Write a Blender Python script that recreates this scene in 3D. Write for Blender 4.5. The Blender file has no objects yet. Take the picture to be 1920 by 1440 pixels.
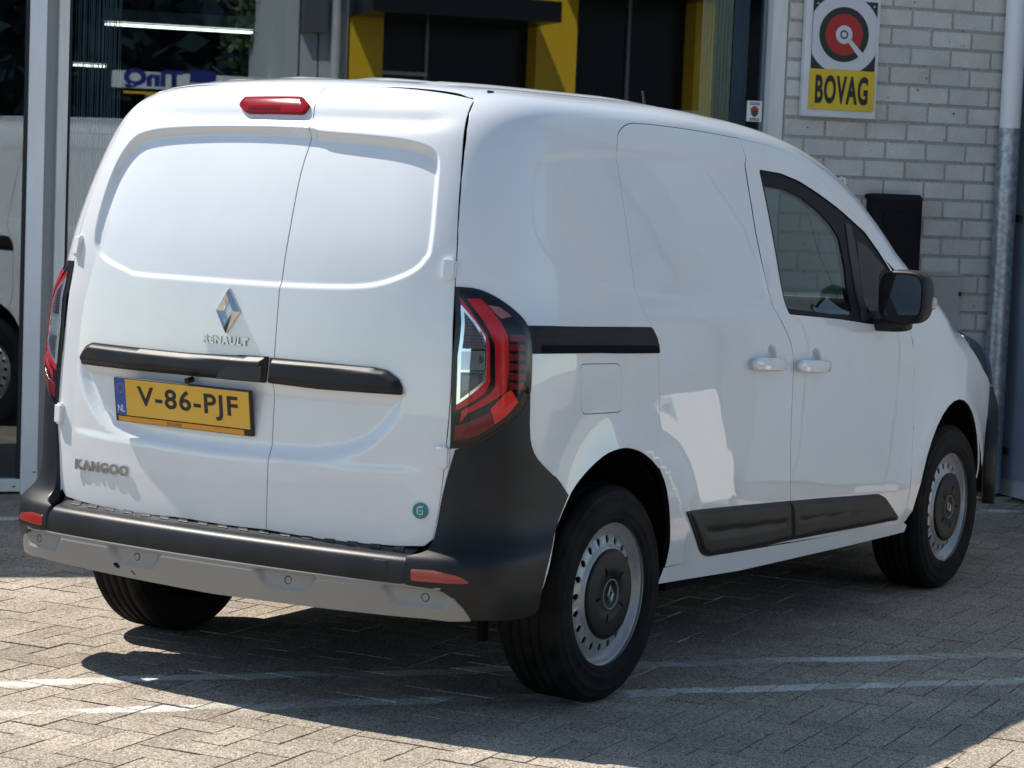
import bpy, bmesh, math, random
from mathutils import Matrix, Vector
from mathutils.geometry import delaunay_2d_cdt
random.seed(7)
import numpy as np
# ---------------------------------------------------------------- camera
CAM=np.array([-6.0009,-4.2484,1.5271]); FPX=4368.19
_y,_p,_r=0.555846,-0.084914,0.039766
FW=np.array([np.cos(_p)*np.cos(_y),np.cos(_p)*np.sin(_y),np.sin(_p)])
_R=np.cross(FW,[0,0,1.]);_R/=np.linalg.norm(_R);_U=np.cross(_R,FW)
RT=np.cos(_r)*_R+np.sin(_r)*_U; UP=-np.sin(_r)*_R+np.cos(_r)*_U
def rays(px):
    px=np.atleast_2d(np.asarray(px,float))
    return FW+((px[:,:1]-960)/FPX)*RT-((px[:,1:]-720)/FPX)*UP
# facade frame: T along the wall, N into the building
TH=-0.695096; T=np.array([np.cos(TH),np.sin(TH),0]); N=np.array([-np.sin(TH),np.cos(TH),0]); DW=3.75
def fac(px,q=0.):
    d=rays(px); t=(DW+q-CAM@N)/(d@N); P=CAM+t[:,None]*d
    return np.stack([P@T,P[:,2]],1)
def FP(s,q,z): return T*s+N*(DW+q)+np.array([0,0,z])
def gnd(px,Z=0.):
    d=rays(px); t=(Z-CAM[2])/d[:,2]; return CAM+t[:,None]*d
# ---------------------------------------------------------------- van body as an implicit solid (X forward, Y left, metres)
def pchip(xs,ys):
    xs=np.array(xs,float);ys=np.array(ys,float);h=np.diff(xs);dl=np.diff(ys)/h
    m=np.zeros_like(xs)
    for i in range(1,len(xs)-1):
        if dl[i-1]*dl[i]>0:
            w1=2*h[i]+h[i-1];w2=h[i]+2*h[i-1];m[i]=(w1+w2)/(w1/dl[i-1]+w2/dl[i])
    m[0]=dl[0];m[-1]=dl[-1]
    def f(x):
        x=np.asarray(x,float);i=np.clip(np.searchsorted(xs,x)-1,0,len(xs)-2)
        t=(x-xs[i])/h[i];lo=x<xs[0];hi=x>xs[-1]
        t2=t*t;t3=t2*t
        v=(2*t3-3*t2+1)*ys[i]+(t3-2*t2+t)*h[i]*m[i]+(-2*t3+3*t2)*ys[i+1]+(t3-t2)*h[i]*m[i+1]
        v=np.where(lo,ys[0]+(x-xs[0])*m[0],v);return np.where(hi,ys[-1]+(x-xs[-1])*m[-1],v)
    return f
def smax(a,b,k):
    h=np.maximum(k-np.abs(a-b),0)/k; return np.maximum(a,b)+h*h*h*k/6
def smin(a,b,k): return -smax(-a,-b,k)
Wz=pchip([.15,.35,.5,.75,.95,1.08,1.135,1.18,1.35,1.5,1.65,1.75,1.9],[.865,.892,.905,.911,.908,.899,.890,.872,.830,.792,.750,.72,.66])
Wx=pchip([-1.,-.3,.1,1.6,2.2,2.72,3.1,3.4,3.7,4.],[.018,.004,0,0,.004,.016,.045,.09,.17,.3])
Wa=pchip([1.,1.4,2.0,2.6,3.],[0,0,.03,.06,.06])
def W(x,z): return Wz(z)-Wx(x)-Wa(x)*np.clip((z-1.08)/.25,0,1)
XRZ=[.2,.52,.67,.83,1.0,1.24,1.32,1.43,1.58,1.71,1.80]
XRV=[-.716,-.722,-.720,-.716,-.707,-.690,-.680,-.656,-.608,-.549,-.485]
Xr=pchip(XRZ,XRV)
Hc=pchip([-.8,-.45,0,.6,1.1,1.5,1.85,2.2,2.5,2.78,2.95,3.15,3.5,3.75],[1.79,1.820,1.832,1.833,1.813,1.772,1.693,1.53,1.325,1.11,1.065,1.035,.955,.87])
Xf=pchip([.2,.45,.7,.85,.95,1.1],[3.62,3.70,3.70,3.67,3.60,3.42])
def flare(x,z):
    o=0
    for cx in (0.,2.716):
        r=np.hypot(x-cx,(z-.33)); o=o+.016*np.clip((.60-r)/.16,0,1)**2
    return o*np.clip((z-.30)/.15,0,1)
def Fbody(P):
    x,y,z=P[...,0],P[...,1],P[...,2];ay=np.abs(y)
    dr=Xr(z)+.12*ay*ay-x
    ds=ay-W(x,z)-flare(x,z)
    df=x-(Xf(z)-.30*ay*ay)
    dt=z-(Hc(x)-.075*ay*ay)
    a=smax(dr,ds,.36);a=smax(a,df,.40)
    return smax(a,dt,.19)
XBv=pchip([.25,.345,.40,.43,.50,.53],[-.72,-.765,-.785,-.793,-.788,-.775])
def Fbump(P):
    x,y,z=P[...,0],P[...,1],P[...,2];ay=np.abs(y)
    dr=XBv(z)+.085*ay*ay-x
    ds=ay-(.926-.25*np.clip(.40-z,0,1)**1.0*.5)
    a=smax(dr,ds,.42)
    return smax(a,z-.500,.06)
def Fcorner(P):
    return smin(Fbody(P)-.007,Fbump(P),.16)
def camhit(px,F,t0=4.5,t1=13.5,n=900):
    d=rays(px);o=[]
    ts=np.linspace(t0,t1,n)
    for k in range(len(d)):
        Q=CAM+ts[:,None]*d[k];f=F(Q);i=np.where(f<=0)[0]
        if len(i)==0: o.append(Q[np.argmin(f)]);continue
        a,b=ts[max(i[0]-1,0)],ts[i[0]]
        for _ in range(40):
            m=(a+b)/2
            if F((CAM+m*d[k])[None])[0]<=0:b=m
            else:a=m
        o.append(CAM+b*d[k])
    return np.array(o)
def outhit(O,D,F,tmax=1.6):
    """from inside points O along D to the surface"""
    a=np.zeros(len(O));b=np.full(len(O),tmax)
    for _ in range(34):
        m=(a+b)/2;f=F(O+m[:,None]*D);ins=f<=0
        a=np.where(ins,m,a);b=np.where(ins,b,m)
    return O+((a+b)/2)[:,None]*D
# ---------------------------------------------------------------- scene set-up: camera, sky, sun, exposure
SC=bpy.context.scene; COL=SC.collection
cd=bpy.data.cameras.new('camera'); co=bpy.data.objects.new('camera',cd); COL.objects.link(co); SC.camera=co
cd.sensor_width=36; cd.lens=FPX/1920*36; cd.clip_start=.1; cd.clip_end=600
co.matrix_world=Matrix(((RT[0],UP[0],-FW[0],CAM[0]),(RT[1],UP[1],-FW[1],CAM[1]),(RT[2],UP[2],-FW[2],CAM[2]),(0,0,0,1)))
cd.dof.use_dof=True; cd.dof.focus_distance=7.6; cd.dof.aperture_fstop=9
SUN=Vector((-.025,.725,1.)).normalized()
wd=bpy.data.worlds.new('World'); SC.world=wd; wd.use_nodes=True; wn=wd.node_tree
sky=wn.nodes.new('ShaderNodeTexSky'); sky.sky_type='NISHITA'; sky.sun_disc=False
sky.sun_elevation=math.asin(SUN.z); sky.sun_rotation=math.atan2(SUN.x,SUN.y)
sky.air_density=.8; sky.dust_density=.1; sky.ozone_density=2.
hs=wn.nodes.new('ShaderNodeHueSaturation'); hs.inputs['Saturation'].default_value=.85; wn.links.new(sky.outputs[0],hs.inputs['Color']); tn=wn.nodes.new('ShaderNodeVectorMath'); tn.operation='MULTIPLY'; tn.inputs[1].default_value=(.96,1.035,.985); wn.links.new(hs.outputs[0],tn.inputs[0]); wn.links.new(tn.outputs[0],wn.nodes['Background'].inputs[0]); wn.nodes['Background'].inputs[1].default_value=.1
sl=bpy.data.lights.new('sun','SUN'); sl.energy=3.8; sl.angle=math.radians(.53); sl.color=(1,.94,.85)
so=bpy.data.objects.new('sun',sl); COL.objects.link(so); so.location=SUN*30
so.rotation_euler=(-SUN).to_track_quat('-Z','Y').to_euler()
SC.view_settings.view_transform='Standard'; SC.view_settings.look='None'; SC.view_settings.gamma=1
SC.view_settings.exposure=.93
SC.render.engine='CYCLES'
# ---------------------------------------------------------------- materials
def M(name,col=(.5,.5,.5),rough=.5,metal=0.,coat=0.,spec=.5,emit=None,es=0):
    m=bpy.data.materials.new(name); m.use_nodes=True; b=m.node_tree.nodes['Principled BSDF']
    b.inputs['Base Color'].default_value=(*col,1); b.inputs['Roughness'].default_value=rough
    b.inputs['Metallic'].default_value=metal; b.inputs['Coat Weight'].default_value=coat
    b.inputs['Coat Roughness'].default_value=.03; b.inputs['Specular IOR Level'].default_value=spec
    if emit: b.inputs['Emission Color'].default_value=(*emit,1); b.inputs['Emission Strength'].default_value=es
    return m
def nd(m,t,**k):
    n=m.node_tree.nodes.new(t)
    for a,v in k.items(): setattr(n,a,v)
    return n
def lk(m,a,b): m.node_tree.links.new(a,b)
def BS(m): return m.node_tree.nodes['Principled BSDF']
def speckle(m,c1,c2,scale,detail=4,lo=.35,hi=.65,bump=0,bscale=None,dist=.002,coord='Object',extra=None,stretch=None):
    """two tones by noise, with relief; extra=(scale,amount): large dirt patches"""
    tc=nd(m,'ShaderNodeTexCoord'); src=tc.outputs[coord] if coord!='World' else nd(m,'ShaderNodeNewGeometry').outputs['Position']
    if stretch:
        mp=nd(m,'ShaderNodeMapping'); mp.inputs['Scale'].default_value=stretch; lk(m,src,mp.inputs[0]); src=mp.outputs[0]
    n=nd(m,'ShaderNodeTexNoise'); n.inputs['Scale'].default_value=scale; n.inputs['Detail'].default_value=detail; lk(m,src,n.inputs[0])
    r=nd(m,'ShaderNodeValToRGB'); r.color_ramp.elements[0].position=lo; r.color_ramp.elements[1].position=hi
    r.color_ramp.elements[0].color=(*c1,1); r.color_ramp.elements[1].color=(*c2,1); lk(m,n.outputs[0],r.inputs[0]); out=r.outputs[0]
    if extra:
        n2=nd(m,'ShaderNodeTexNoise'); n2.inputs['Scale'].default_value=extra[0]; n2.inputs['Detail'].default_value=5; lk(m,src,n2.inputs[0])
        r2=nd(m,'ShaderNodeMapRange'); r2.inputs[1].default_value=.3; r2.inputs[2].default_value=.7; r2.inputs[3].default_value=1-extra[1]; r2.inputs[4].default_value=1; lk(m,n2.outputs[0],r2.inputs[0])
        mx=nd(m,'ShaderNodeVectorMath',operation='SCALE'); lk(m,out,mx.inputs[0]); lk(m,r2.outputs[0],mx.inputs['Scale']); out=mx.outputs[0]
    lk(m,out,BS(m).inputs['Base Color'])
    if bump:
        b=nd(m,'ShaderNodeBump'); b.inputs['Strength'].default_value=bump; b.inputs['Distance'].default_value=dist
        if bscale:
            n3=nd(m,'ShaderNodeTexNoise'); n3.inputs['Scale'].default_value=bscale; n3.inputs['Detail'].default_value=3; lk(m,src,n3.inputs[0]); lk(m,n3.outputs[0],b.inputs['Height'])
        else: lk(m,n.outputs[0],b.inputs['Height'])
        lk(m,b.outputs[0],BS(m).inputs['Normal'])
    return m
def glassmat(name,tint,refl,rough=0.,gc=(1,1,1)):
    m=bpy.data.materials.new(name); m.use_nodes=True; nt=m.node_tree; nt.nodes.remove(BS(m)); out=nt.nodes['Material Output']
    t=nd(m,'ShaderNodeBsdfTransparent'); t.inputs[0].default_value=(*tint,1)
    g=nd(m,'ShaderNodeBsdfGlossy'); g.inputs['Roughness'].default_value=rough; g.inputs['Color'].default_value=(*gc,1)
    f=nd(m,'ShaderNodeLayerWeight'); f.inputs[0].default_value=.5
    p=nd(m,'ShaderNodeMath',operation='POWER'); p.inputs[1].default_value=4.; lk(m,f.outputs['Facing'],p.inputs[0])
    a=nd(m,'ShaderNodeMath',operation='MULTIPLY_ADD',use_clamp=True); a.inputs[1].default_value=.7; a.inputs[2].default_value=refl; lk(m,p.outputs[0],a.inputs[0])
    x=nd(m,'ShaderNodeMixShader'); lk(m,a.outputs[0],x.inputs[0]); lk(m,t.outputs[0],x.inputs[1]); lk(m,g.outputs[0],x.inputs[2]); lk(m,x.outputs[0],out.inputs[0])
    return m
PAINT=M('white_paint',(.73,.745,.76),.28,coat=1.,spec=.6); BS(PAINT).inputs['Coat Roughness'].default_value=.008; BS(PAINT).inputs['Coat IOR'].default_value=1.65
_n=nd(PAINT,'ShaderNodeTexNoise'); _n.inputs['Scale'].default_value=2.6; _n.inputs['Detail'].default_value=2; lk(PAINT,nd(PAINT,'ShaderNodeTexCoord').outputs['Object'],_n.inputs[0])
_c=nd(PAINT,'ShaderNodeTexNoise'); _c.inputs['Scale'].default_value=1.3; _c.inputs['Detail'].default_value=8; _c.inputs['Roughness'].default_value=.7; lk(PAINT,nd(PAINT,'ShaderNodeTexCoord').outputs['Object'],_c.inputs[0])
_r=nd(PAINT,'ShaderNodeValToRGB'); _r.color_ramp.elements[0].position=.3; _r.color_ramp.elements[1].position=.6; _r.color_ramp.elements[0].color=(.69,.70,.705,1); _r.color_ramp.elements[1].color=(.745,.76,.775,1); lk(PAINT,_c.outputs[0],_r.inputs[0]); lk(PAINT,_r.outputs[0],BS(PAINT).inputs['Base Color'])
_b=nd(PAINT,'ShaderNodeBump'); _b.inputs['Strength'].default_value=.35; _b.inputs['Distance'].default_value=.004; lk(PAINT,_n.outputs[0],_b.inputs['Height']); lk(PAINT,_b.outputs[0],BS(PAINT).inputs['Coat Normal'])
BLACKP=speckle(M('black_plastic',rough=.46,spec=.34),(.008,.0085,.0095),(.016,.0165,.018),9,5,bump=.25,bscale=900,dist=.0006)
BUMPM=speckle(M('bumper_plastic',rough=.40,spec=.36),(.005,.0055,.0065),(.013,.014,.016),7,6,bump=.3,bscale=700,dist=.0008)
GREYP=speckle(M('grey_valance',rough=.42),(.245,.235,.22),(.27,.258,.242),3,3)
RUBBER=speckle(M('tyre_rubber',rough=.75,spec=.14),(.005,.0052,.0055),(.014,.0135,.013),16,7)
DARK=M('dark_void',(.006,.006,.007),.85,spec=.1)
CHROME=M('chrome',(.75,.76,.78),.08,metal=1.); CHROMEL=M('badge_chrome',(.42,.43,.44),.16,metal=1.)
STEEL=speckle(M('silver_wheel_paint',rough=.34,metal=.35),(.33,.34,.35),(.40,.41,.42),20,4)
HUB=M('hub_cap_plastic',(.007,.0075,.009),.42,spec=.25)
GLOSSBLK=M('gloss_black',(.004,.0035,.005),.12,coat=.25,spec=.35)
REDLENS=M('red_lens',(.46,.006,.012),.16,coat=.3,spec=.4); REDDK=M('dark_red_lens',(.13,.004,.009),.16,coat=.3,spec=.4); REDBR=M('bright_red_lens',(.66,.015,.015),.18,coat=.3); BRAKE=M('brake_lens',(.24,.003,.008),.06,spec=.25)
PURP=M('dark_indicator_lens',(.03,.02,.035),.15,coat=1); CLEARL=M('clear_lens',(.42,.46,.5),.1,metal=.75,coat=1); CLEARD=M('smoked_clear_lens',(.09,.095,.10),.12,metal=.4,coat=1)
YEL=M('plate_yellow',(.74,.42,.035),.35,coat=.4); PBLUE=M('plate_blue',(.012,.075,.36),.35,coat=.4); INK=M('black_print',(.012,.012,.013),.45); WHITEP=M('white_print',(.78,.78,.78),.45); ORANGE=M('orange_strip',(.72,.30,.02),.4)
TEAL=M('teal_sticker',(.02,.19,.21),.4)
CARGLASS=glassmat('tinted_car_glass',(.40,.51,.47),.035)
CABIN=M('cabin_trim',(.02,.021,.022),.7); SEATM=speckle(M('seat_fabric',rough=.9),(.02,.02,.022),(.035,.036,.04),120)
MIRROR=M('mirror_glass',(.8,.82,.82),.01,metal=1)
# ---------------------------------------------------------------- object helpers
def tag(o,label=None,cat=None,group=None,kind=None):
    for k,v in (('label',label),('category',cat),('group',group),('kind',kind)):
        if v: o[k]=v
    return o
def empty(name,loc=(0,0,0),rz=0,label=None,cat=None,group=None):
    o=bpy.data.objects.new(name,None); COL.objects.link(o); o.location=loc; o.rotation_euler.z=rz; o.empty_display_size=.2
    return tag(o,label,cat,group)
def obj(name,me,mat=None,parent=None):
    if mat: me.materials.append(mat)
    o=bpy.data.objects.new(name,me); COL.objects.link(o)
    if parent: o.parent=parent
    return o
def meshpy(v,f,smooth=False,name='mesh'):
    me=bpy.data.meshes.new(name); me.from_pydata([tuple(map(float,p)) for p in v],[],f); me.update()
    if smooth: me.polygons.foreach_set('use_smooth',[True]*len(me.polygons))
    return me
class MB:
    """collects boxes, prisms, tubes, lathes in one mesh"""
    def __init__(s): s.v=[];s.f=[];s.sm=[]
    def add(s,v,f,sm=False):
        o=len(s.v); s.v+= [tuple(map(float,p)) for p in v]; s.f+=[tuple(i+o for i in q) for q in f]; s.sm+=[sm]*len(f); return s
    def bx(s,x0,x1,y0,y1,z0,z1,fr=None,bev=0.):
        x0,x1=sorted((x0,x1));y0,y1=sorted((y0,y1));z0,z1=sorted((z0,z1))
        bm=bmesh.new(); bmesh.ops.create_cube(bm,size=1.)
        for v in bm.verts: v.co=Vector(((x0+x1)/2+v.co.x*(x1-x0),(y0+y1)/2+v.co.y*(y1-y0),(z0+z1)/2+v.co.z*(z1-z0)))
        if bev: bmesh.ops.bevel(bm,geom=bm.edges[:],offset=bev,segments=2,profile=.6,affect='EDGES')
        vs=[(fr(v.co) if fr else v.co) for v in bm.verts]; bm.verts.index_update()
        s.add([tuple(v) for v in vs],[tuple(v.index for v in f.verts) for f in bm.faces]); bm.free(); return s
    def tube(s,pts,r,n=10,caps=True):
        pts=[np.array(p,float) for p in pts]; rr=r if hasattr(r,'__len__') else [r]*len(pts); v=[]
        up=np.array([0,0,1.])
        for i,p in enumerate(pts):
            d=pts[min(i+1,len(pts)-1)]-pts[max(i-1,0)]; d/=np.linalg.norm(d)
            a=np.cross(d,up if abs(d[2])<.9 else [1.,0,0]); a/=np.linalg.norm(a); b=np.cross(d,a)
            for k in range(n): t=2*math.pi*k/n; v.append(p+rr[i]*(math.cos(t)*a+math.sin(t)*b))
        f=[(i*n+k,i*n+(k+1)%n,(i+1)*n+(k+1)%n,(i+1)*n+k) for i in range(len(pts)-1) for k in range(n)]
        s.add(v,f,True)
        if caps: s.add(v[:n],[tuple(range(n))]); s.add(v[-n:],[tuple(range(n))[::-1]])
        return s
    def lathe(s,prof,n,cen,ax,sm=True,closed=False):
        """prof: (radius, along-axis); axis 'y'"""
        v=[]
        for r_,h in prof:
            for k in range(n):
                t=2*math.pi*k/n; v.append((cen[0]+r_*math.cos(t),cen[1]+ax*h,cen[2]+r_*math.sin(t)))
        m=len(prof); f=[(i*n+k,i*n+(k+1)%n,((i+1)%m)*n+(k+1)%n,((i+1)%m)*n+k) for i in range(m if closed else m-1) for k in range(n)]
        return s.add(v,f,sm)
    def prism(s,poly,o,ex,ey,en,depth):
        """polygon in the (ex,ey) plane at o, extruded by depth along en"""
        o,ex,ey,en=[np.array(q,float) for q in (o,ex,ey,en)]; n=len(poly)
        a=[o+p[0]*ex+p[1]*ey for p in poly]; b=[p+en*depth for p in a]
        return s.add(a+b,[tuple(range(n))[::-1],tuple(range(n,2*n))]+[(i,(i+1)%n,n+(i+1)%n,n+i) for i in range(n)])
    def mesh(s,fixn=True):
        me=meshpy(s.v,s.f); me.polygons.foreach_set('use_smooth',s.sm)
        if fixn:
            bm=bmesh.new(); bm.from_mesh(me); bmesh.ops.recalc_face_normals(bm,faces=bm.faces[:]); bm.to_mesh(me); bm.free()
        return me
    def build(s,name,mat,parent=None,bev=0.,fixn=True):
        o=obj(name,s.mesh(fixn),mat,parent)
        if bev:
            md=o.modifiers.new('bevel','BEVEL'); md.width=bev; md.segments=2; md.limit_method='ANGLE'; md.angle_limit=math.radians(35)
        return o
def ffr(c): return FP(c[0],c[1],c[2])          # facade frame (s, q, z) -> world
def fbox(s0,s1,q0,q1,z0,z1,bev=0.): return MB().bx(s0,s1,q0,q1,z0,z1,ffr,bev)
def ftube(pts,r,n=12): return MB().tube([FP(*p) for p in pts],r,n)
def textmesh(body,size=1.,extrude=0.,bold=0.,xs=1.,space=1.,bevel=0.):
    cu=bpy.data.curves.new('t','FONT'); cu.body=body; cu.size=size; cu.extrude=extrude; cu.offset=bold; cu.align_x='CENTER'; cu.align_y='CENTER'; cu.space_character=space; cu.bevel_depth=bevel; cu.resolution_u=4
    o=bpy.data.objects.new('t',cu); COL.objects.link(o); dg=bpy.context.evaluated_depsgraph_get(); dg.update()
    me=bpy.data.meshes.new_from_object(o.evaluated_get(dg)); bpy.data.objects.remove(o); bpy.data.curves.remove(cu)
    co_=np.zeros(len(me.vertices)*3); me.vertices.foreach_get('co',co_); co_=co_.reshape(-1,3)
    co_[:,0]-=(co_[:,0].max()+co_[:,0].min())/2; co_[:,1]-=(co_[:,1].max()+co_[:,1].min())/2; co_[:,0]*=xs
    me.vertices.foreach_set('co',co_.ravel()); me.update(); me.materials.clear(); return me,co_
def fit_text(body,w,h,extrude=0.,bold=0.,space=1.,bevel=0.):
    me,c_=textmesh(body,1.,extrude,bold,1.,space,bevel)
    sx=w/np.ptp(c_[:,0]); sy=h/np.ptp(c_[:,1]); c_[:,0]*=sx; c_[:,1]*=sy
    if not extrude and not bevel: pass
    me.vertices.foreach_set('co',c_.ravel()); me.update(); return me
def place(me,o,ex,ey):
    ex=Vector(ex).normalized(); ez=ex.cross(Vector(ey)).normalized(); ey=ez.cross(ex)
    m=Matrix(((ex.x,ey.x,ez.x,o[0]),(ex.y,ey.y,ez.y,o[1]),(ex.z,ey.z,ez.z,o[2]),(0,0,0,1))); me.transform(m); return me
def ring_poly(cx,cy,r,n=40): return [(cx+r*math.cos(2*math.pi*k/n),cy+r*math.sin(2*math.pi*k/n)) for k in range(n)]
# ================================================================ GROUND
def paint_bands(m,src,rnd):
    """worn white lines parallel to the facade, as flat paint on the pavers"""
    ps=nd(m,'ShaderNodeNewGeometry').outputs['Position']
    d=nd(m,'ShaderNodeVectorMath',operation='DOT_PRODUCT'); d.inputs[1].default_value=tuple(N); lk(m,ps,d.inputs[0])
    ns=nd(m,'ShaderNodeTexNoise'); ns.inputs['Scale'].default_value=38; ns.inputs['Detail'].default_value=4; lk(m,ps,ns.inputs[0])
    jit=nd(m,'ShaderNodeMath',operation='MULTIPLY_ADD'); jit.inputs[1].default_value=.03; jit.inputs[2].default_value=-.015; lk(m,ns.outputs[0],jit.inputs[0])
    sh=nd(m,'ShaderNodeMath',operation='MULTIPLY_ADD'); sh.inputs[1].default_value=.034; sh.inputs[2].default_value=-.017; lk(m,rnd,sh.inputs[0])
    dsh=nd(m,'ShaderNodeMath',operation='ADD'); lk(m,d.outputs['Value'],dsh.inputs[0]); lk(m,sh.outputs[0],dsh.inputs[1])
    tot=None
    for c_,w in ((-.200,.040),(-.588,.041),(3.10,.05)):
        s=nd(m,'ShaderNodeMath',operation='SUBTRACT'); s.inputs[1].default_value=c_; lk(m,dsh.outputs[0],s.inputs[0])
        a=nd(m,'ShaderNodeMath',operation='ABSOLUTE'); lk(m,s.outputs[0],a.inputs[0])
        b=nd(m,'ShaderNodeMath',operation='ADD'); lk(m,a.outputs[0],b.inputs[0]); lk(m,jit.outputs[0],b.inputs[1])
        l=nd(m,'ShaderNodeMapRange'); l.inputs[1].default_value=w-.005; l.inputs[2].default_value=w+.005; l.inputs[3].default_value=1; l.inputs[4].default_value=0; lk(m,b.outputs[0],l.inputs[0])
        if tot is None: tot=l.outputs[0]
        else:
            mx=nd(m,'ShaderNodeMath',operation='MAXIMUM'); lk(m,tot,mx.inputs[0]); lk(m,l.outputs[0],mx.inputs[1]); tot=mx.outputs[0]
    n2=nd(m,'ShaderNodeTexNoise'); n2.inputs['Scale'].default_value=190; n2.inputs['Detail'].default_value=3; lk(m,ps,n2.inputs[0])
    w2=nd(m,'ShaderNodeMapRange'); w2.inputs[1].default_value=.38; w2.inputs[2].default_value=.55; lk(m,n2.outputs[0],w2.inputs[0])
    n4=nd(m,'ShaderNodeTexNoise'); n4.inputs['Scale'].default_value=2.2; n4.inputs['Detail'].default_value=3; lk(m,ps,n4.inputs[0])
    w4=nd(m,'ShaderNodeMapRange'); w4.inputs[1].default_value=.36; w4.inputs[2].default_value=.52; w4.inputs[3].default_value=.30; w4.inputs[4].default_value=1; lk(m,n4.outputs[0],w4.inputs[0])
    mm=nd(m,'ShaderNodeMath',operation='MULTIPLY'); lk(m,tot,mm.inputs[0]); lk(m,w2.outputs[0],mm.inputs[1])
    m2=nd(m,'ShaderNodeMath',operation='MULTIPLY'); lk(m,mm.outputs[0],m2.inputs[0]); lk(m,w4.outputs[0],m2.inputs[1])
    fr=nd(m,'ShaderNodeMath',operation='MULTIPLY'); fr.inputs[1].default_value=7.31; lk(m,rnd,fr.inputs[0])
    fc=nd(m,'ShaderNodeMath',operation='FRACT'); lk(m,fr.outputs[0],fc.inputs[0])
    fm=nd(m,'ShaderNodeMapRange'); fm.inputs[1].default_value=.0; fm.inputs[2].default_value=.6; fm.inputs[3].default_value=.22; fm.inputs[4].default_value=1.; lk(m,fc.outputs[0],fm.inputs[0])
    m3=nd(m,'ShaderNodeMath',operation='MULTIPLY'); lk(m,m2.outputs[0],m3.inputs[0]); lk(m,fm.outputs[0],m3.inputs[1]); m2=m3
    x=nd(m,'ShaderNodeMix',data_type='RGBA'); lk(m,m2.outputs[0],x.inputs[0]); lk(m,src,x.inputs[6]); x.inputs[7].default_value=(.72,.71,.68,1)
    return x.outputs[2]
def paver_mat(name,attr):
    m=M(name,rough=1.,spec=.03); ps=nd(m,'ShaderNodeNewGeometry').outputs['Position']
    v=nd(m,'ShaderNodeTexVoronoi'); v.inputs['Scale'].default_value=240; lk(m,ps,v.inputs[0])
    r=nd(m,'ShaderNodeValToRGB'); e=r.color_ramp.elements; e[0].position=.0; e[1].position=1.
    e[0].color=(.125,.107,.088,1); e[1].color=(.57,.495,.395,1)
    for p_,c_ in ((.2,(.21,.18,.147)),(.42,(.32,.275,.226)),(.75,(.42,.362,.295))):
        q=e.new(p_); q.color=(*c_,1)
    sp=nd(m,'ShaderNodeSeparateColor'); lk(m,v.outputs['Color'],sp.inputs[0]); lk(m,sp.outputs[0],r.inputs[0])
    nz=nd(m,'ShaderNodeTexNoise'); nz.inputs['Scale'].default_value=1.7; nz.inputs['Detail'].default_value=6; lk(m,ps,nz.inputs[0])
    mr=nd(m,'ShaderNodeMapRange'); mr.inputs[1].default_value=.3; mr.inputs[2].default_value=.7; mr.inputs[3].default_value=.78; mr.inputs[4].default_value=1.12; lk(m,nz.outputs[0],mr.inputs[0])
    if attr: a=nd(m,'ShaderNodeAttribute',attribute_name='tone').outputs['Fac']
    else: a=nd(m,'ShaderNodeObjectInfo').outputs['Random']
    ar=nd(m,'ShaderNodeMapRange'); ar.inputs[3].default_value=.87; ar.inputs[4].default_value=1.08; lk(m,a,ar.inputs[0])
    ns=nd(m,'ShaderNodeTexNoise'); ns.inputs['Scale'].default_value=4.3; ns.inputs['Detail'].default_value=7; ns.inputs['Roughness'].default_value=.65; lk(m,ps,ns.inputs[0])
    st=nd(m,'ShaderNodeMapRange'); st.inputs[1].default_value=.60; st.inputs[2].default_value=.72; st.inputs[3].default_value=1.; st.inputs[4].default_value=.68; lk(m,ns.outputs[0],st.inputs[0])
    m0=nd(m,'ShaderNodeMath',operation='MULTIPLY'); lk(m,mr.outputs[0],m0.inputs[0]); lk(m,st.outputs[0],m0.inputs[1])
    mu=nd(m,'ShaderNodeMath',operation='MULTIPLY'); lk(m,m0.outputs[0],mu.inputs[0]); lk(m,ar.outputs[0],mu.inputs[1])
    sc=nd(m,'ShaderNodeVectorMath',operation='SCALE'); lk(m,r.outputs[0],sc.inputs[0]); lk(m,mu.outputs[0],sc.inputs['Scale'])
    lk(m,paint_bands(m,sc.outputs[0],a),BS(m).inputs['Base Color'])
    b=nd(m,'ShaderNodeBump'); b.inputs['Strength'].default_value=.55; b.inputs['Distance'].default_value=.0025
    n3=nd(m,'ShaderNodeTexNoise'); n3.inputs['Scale'].default_value=210; n3.inputs['Detail'].default_value=3; lk(m,ps,n3.inputs[0]); lk(m,n3.outputs[0],b.inputs['Height']); lk(m,b.outputs[0],BS(m).inputs['Normal'])
    return m
PAV=paver_mat('concrete_paver',False); PAVS=paver_mat('concrete_paver_field',True)
SAND=speckle(M('joint_sand',rough=1.,spec=.0),(.10,.088,.07),(.19,.165,.135),60,6,coord='World',bump=.4,bscale=200,dist=.002)
GROUND=speckle(M('far_paving',rough=.9,spec=.2),(.26,.24,.22),(.36,.335,.30),30,6,coord='World',extra=(.6,.25))
def quad(c,sx,sy,z,ax=(1,0),mat=None): 
    ex=np.array([ax[0],ax[1],0.]);ey=np.array([-ax[1],ax[0],0.]);c=np.array([c[0],c[1],0.])
    return meshpy([c+a*sx*ex+b*sy*ey+np.array([0,0,z]) for a,b in ((-1,-1),(1,-1),(1,1),(-1,1))],[(0,1,2,3)])
g_=obj('ground',quad((0,0),140,140,-.03),GROUND); tag(g_,kind='structure')
e1=np.array([math.cos(TH+math.pi/4),math.sin(TH+math.pi/4)]); e2=np.array([-e1[1],e1[0]]); w=.1063
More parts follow.
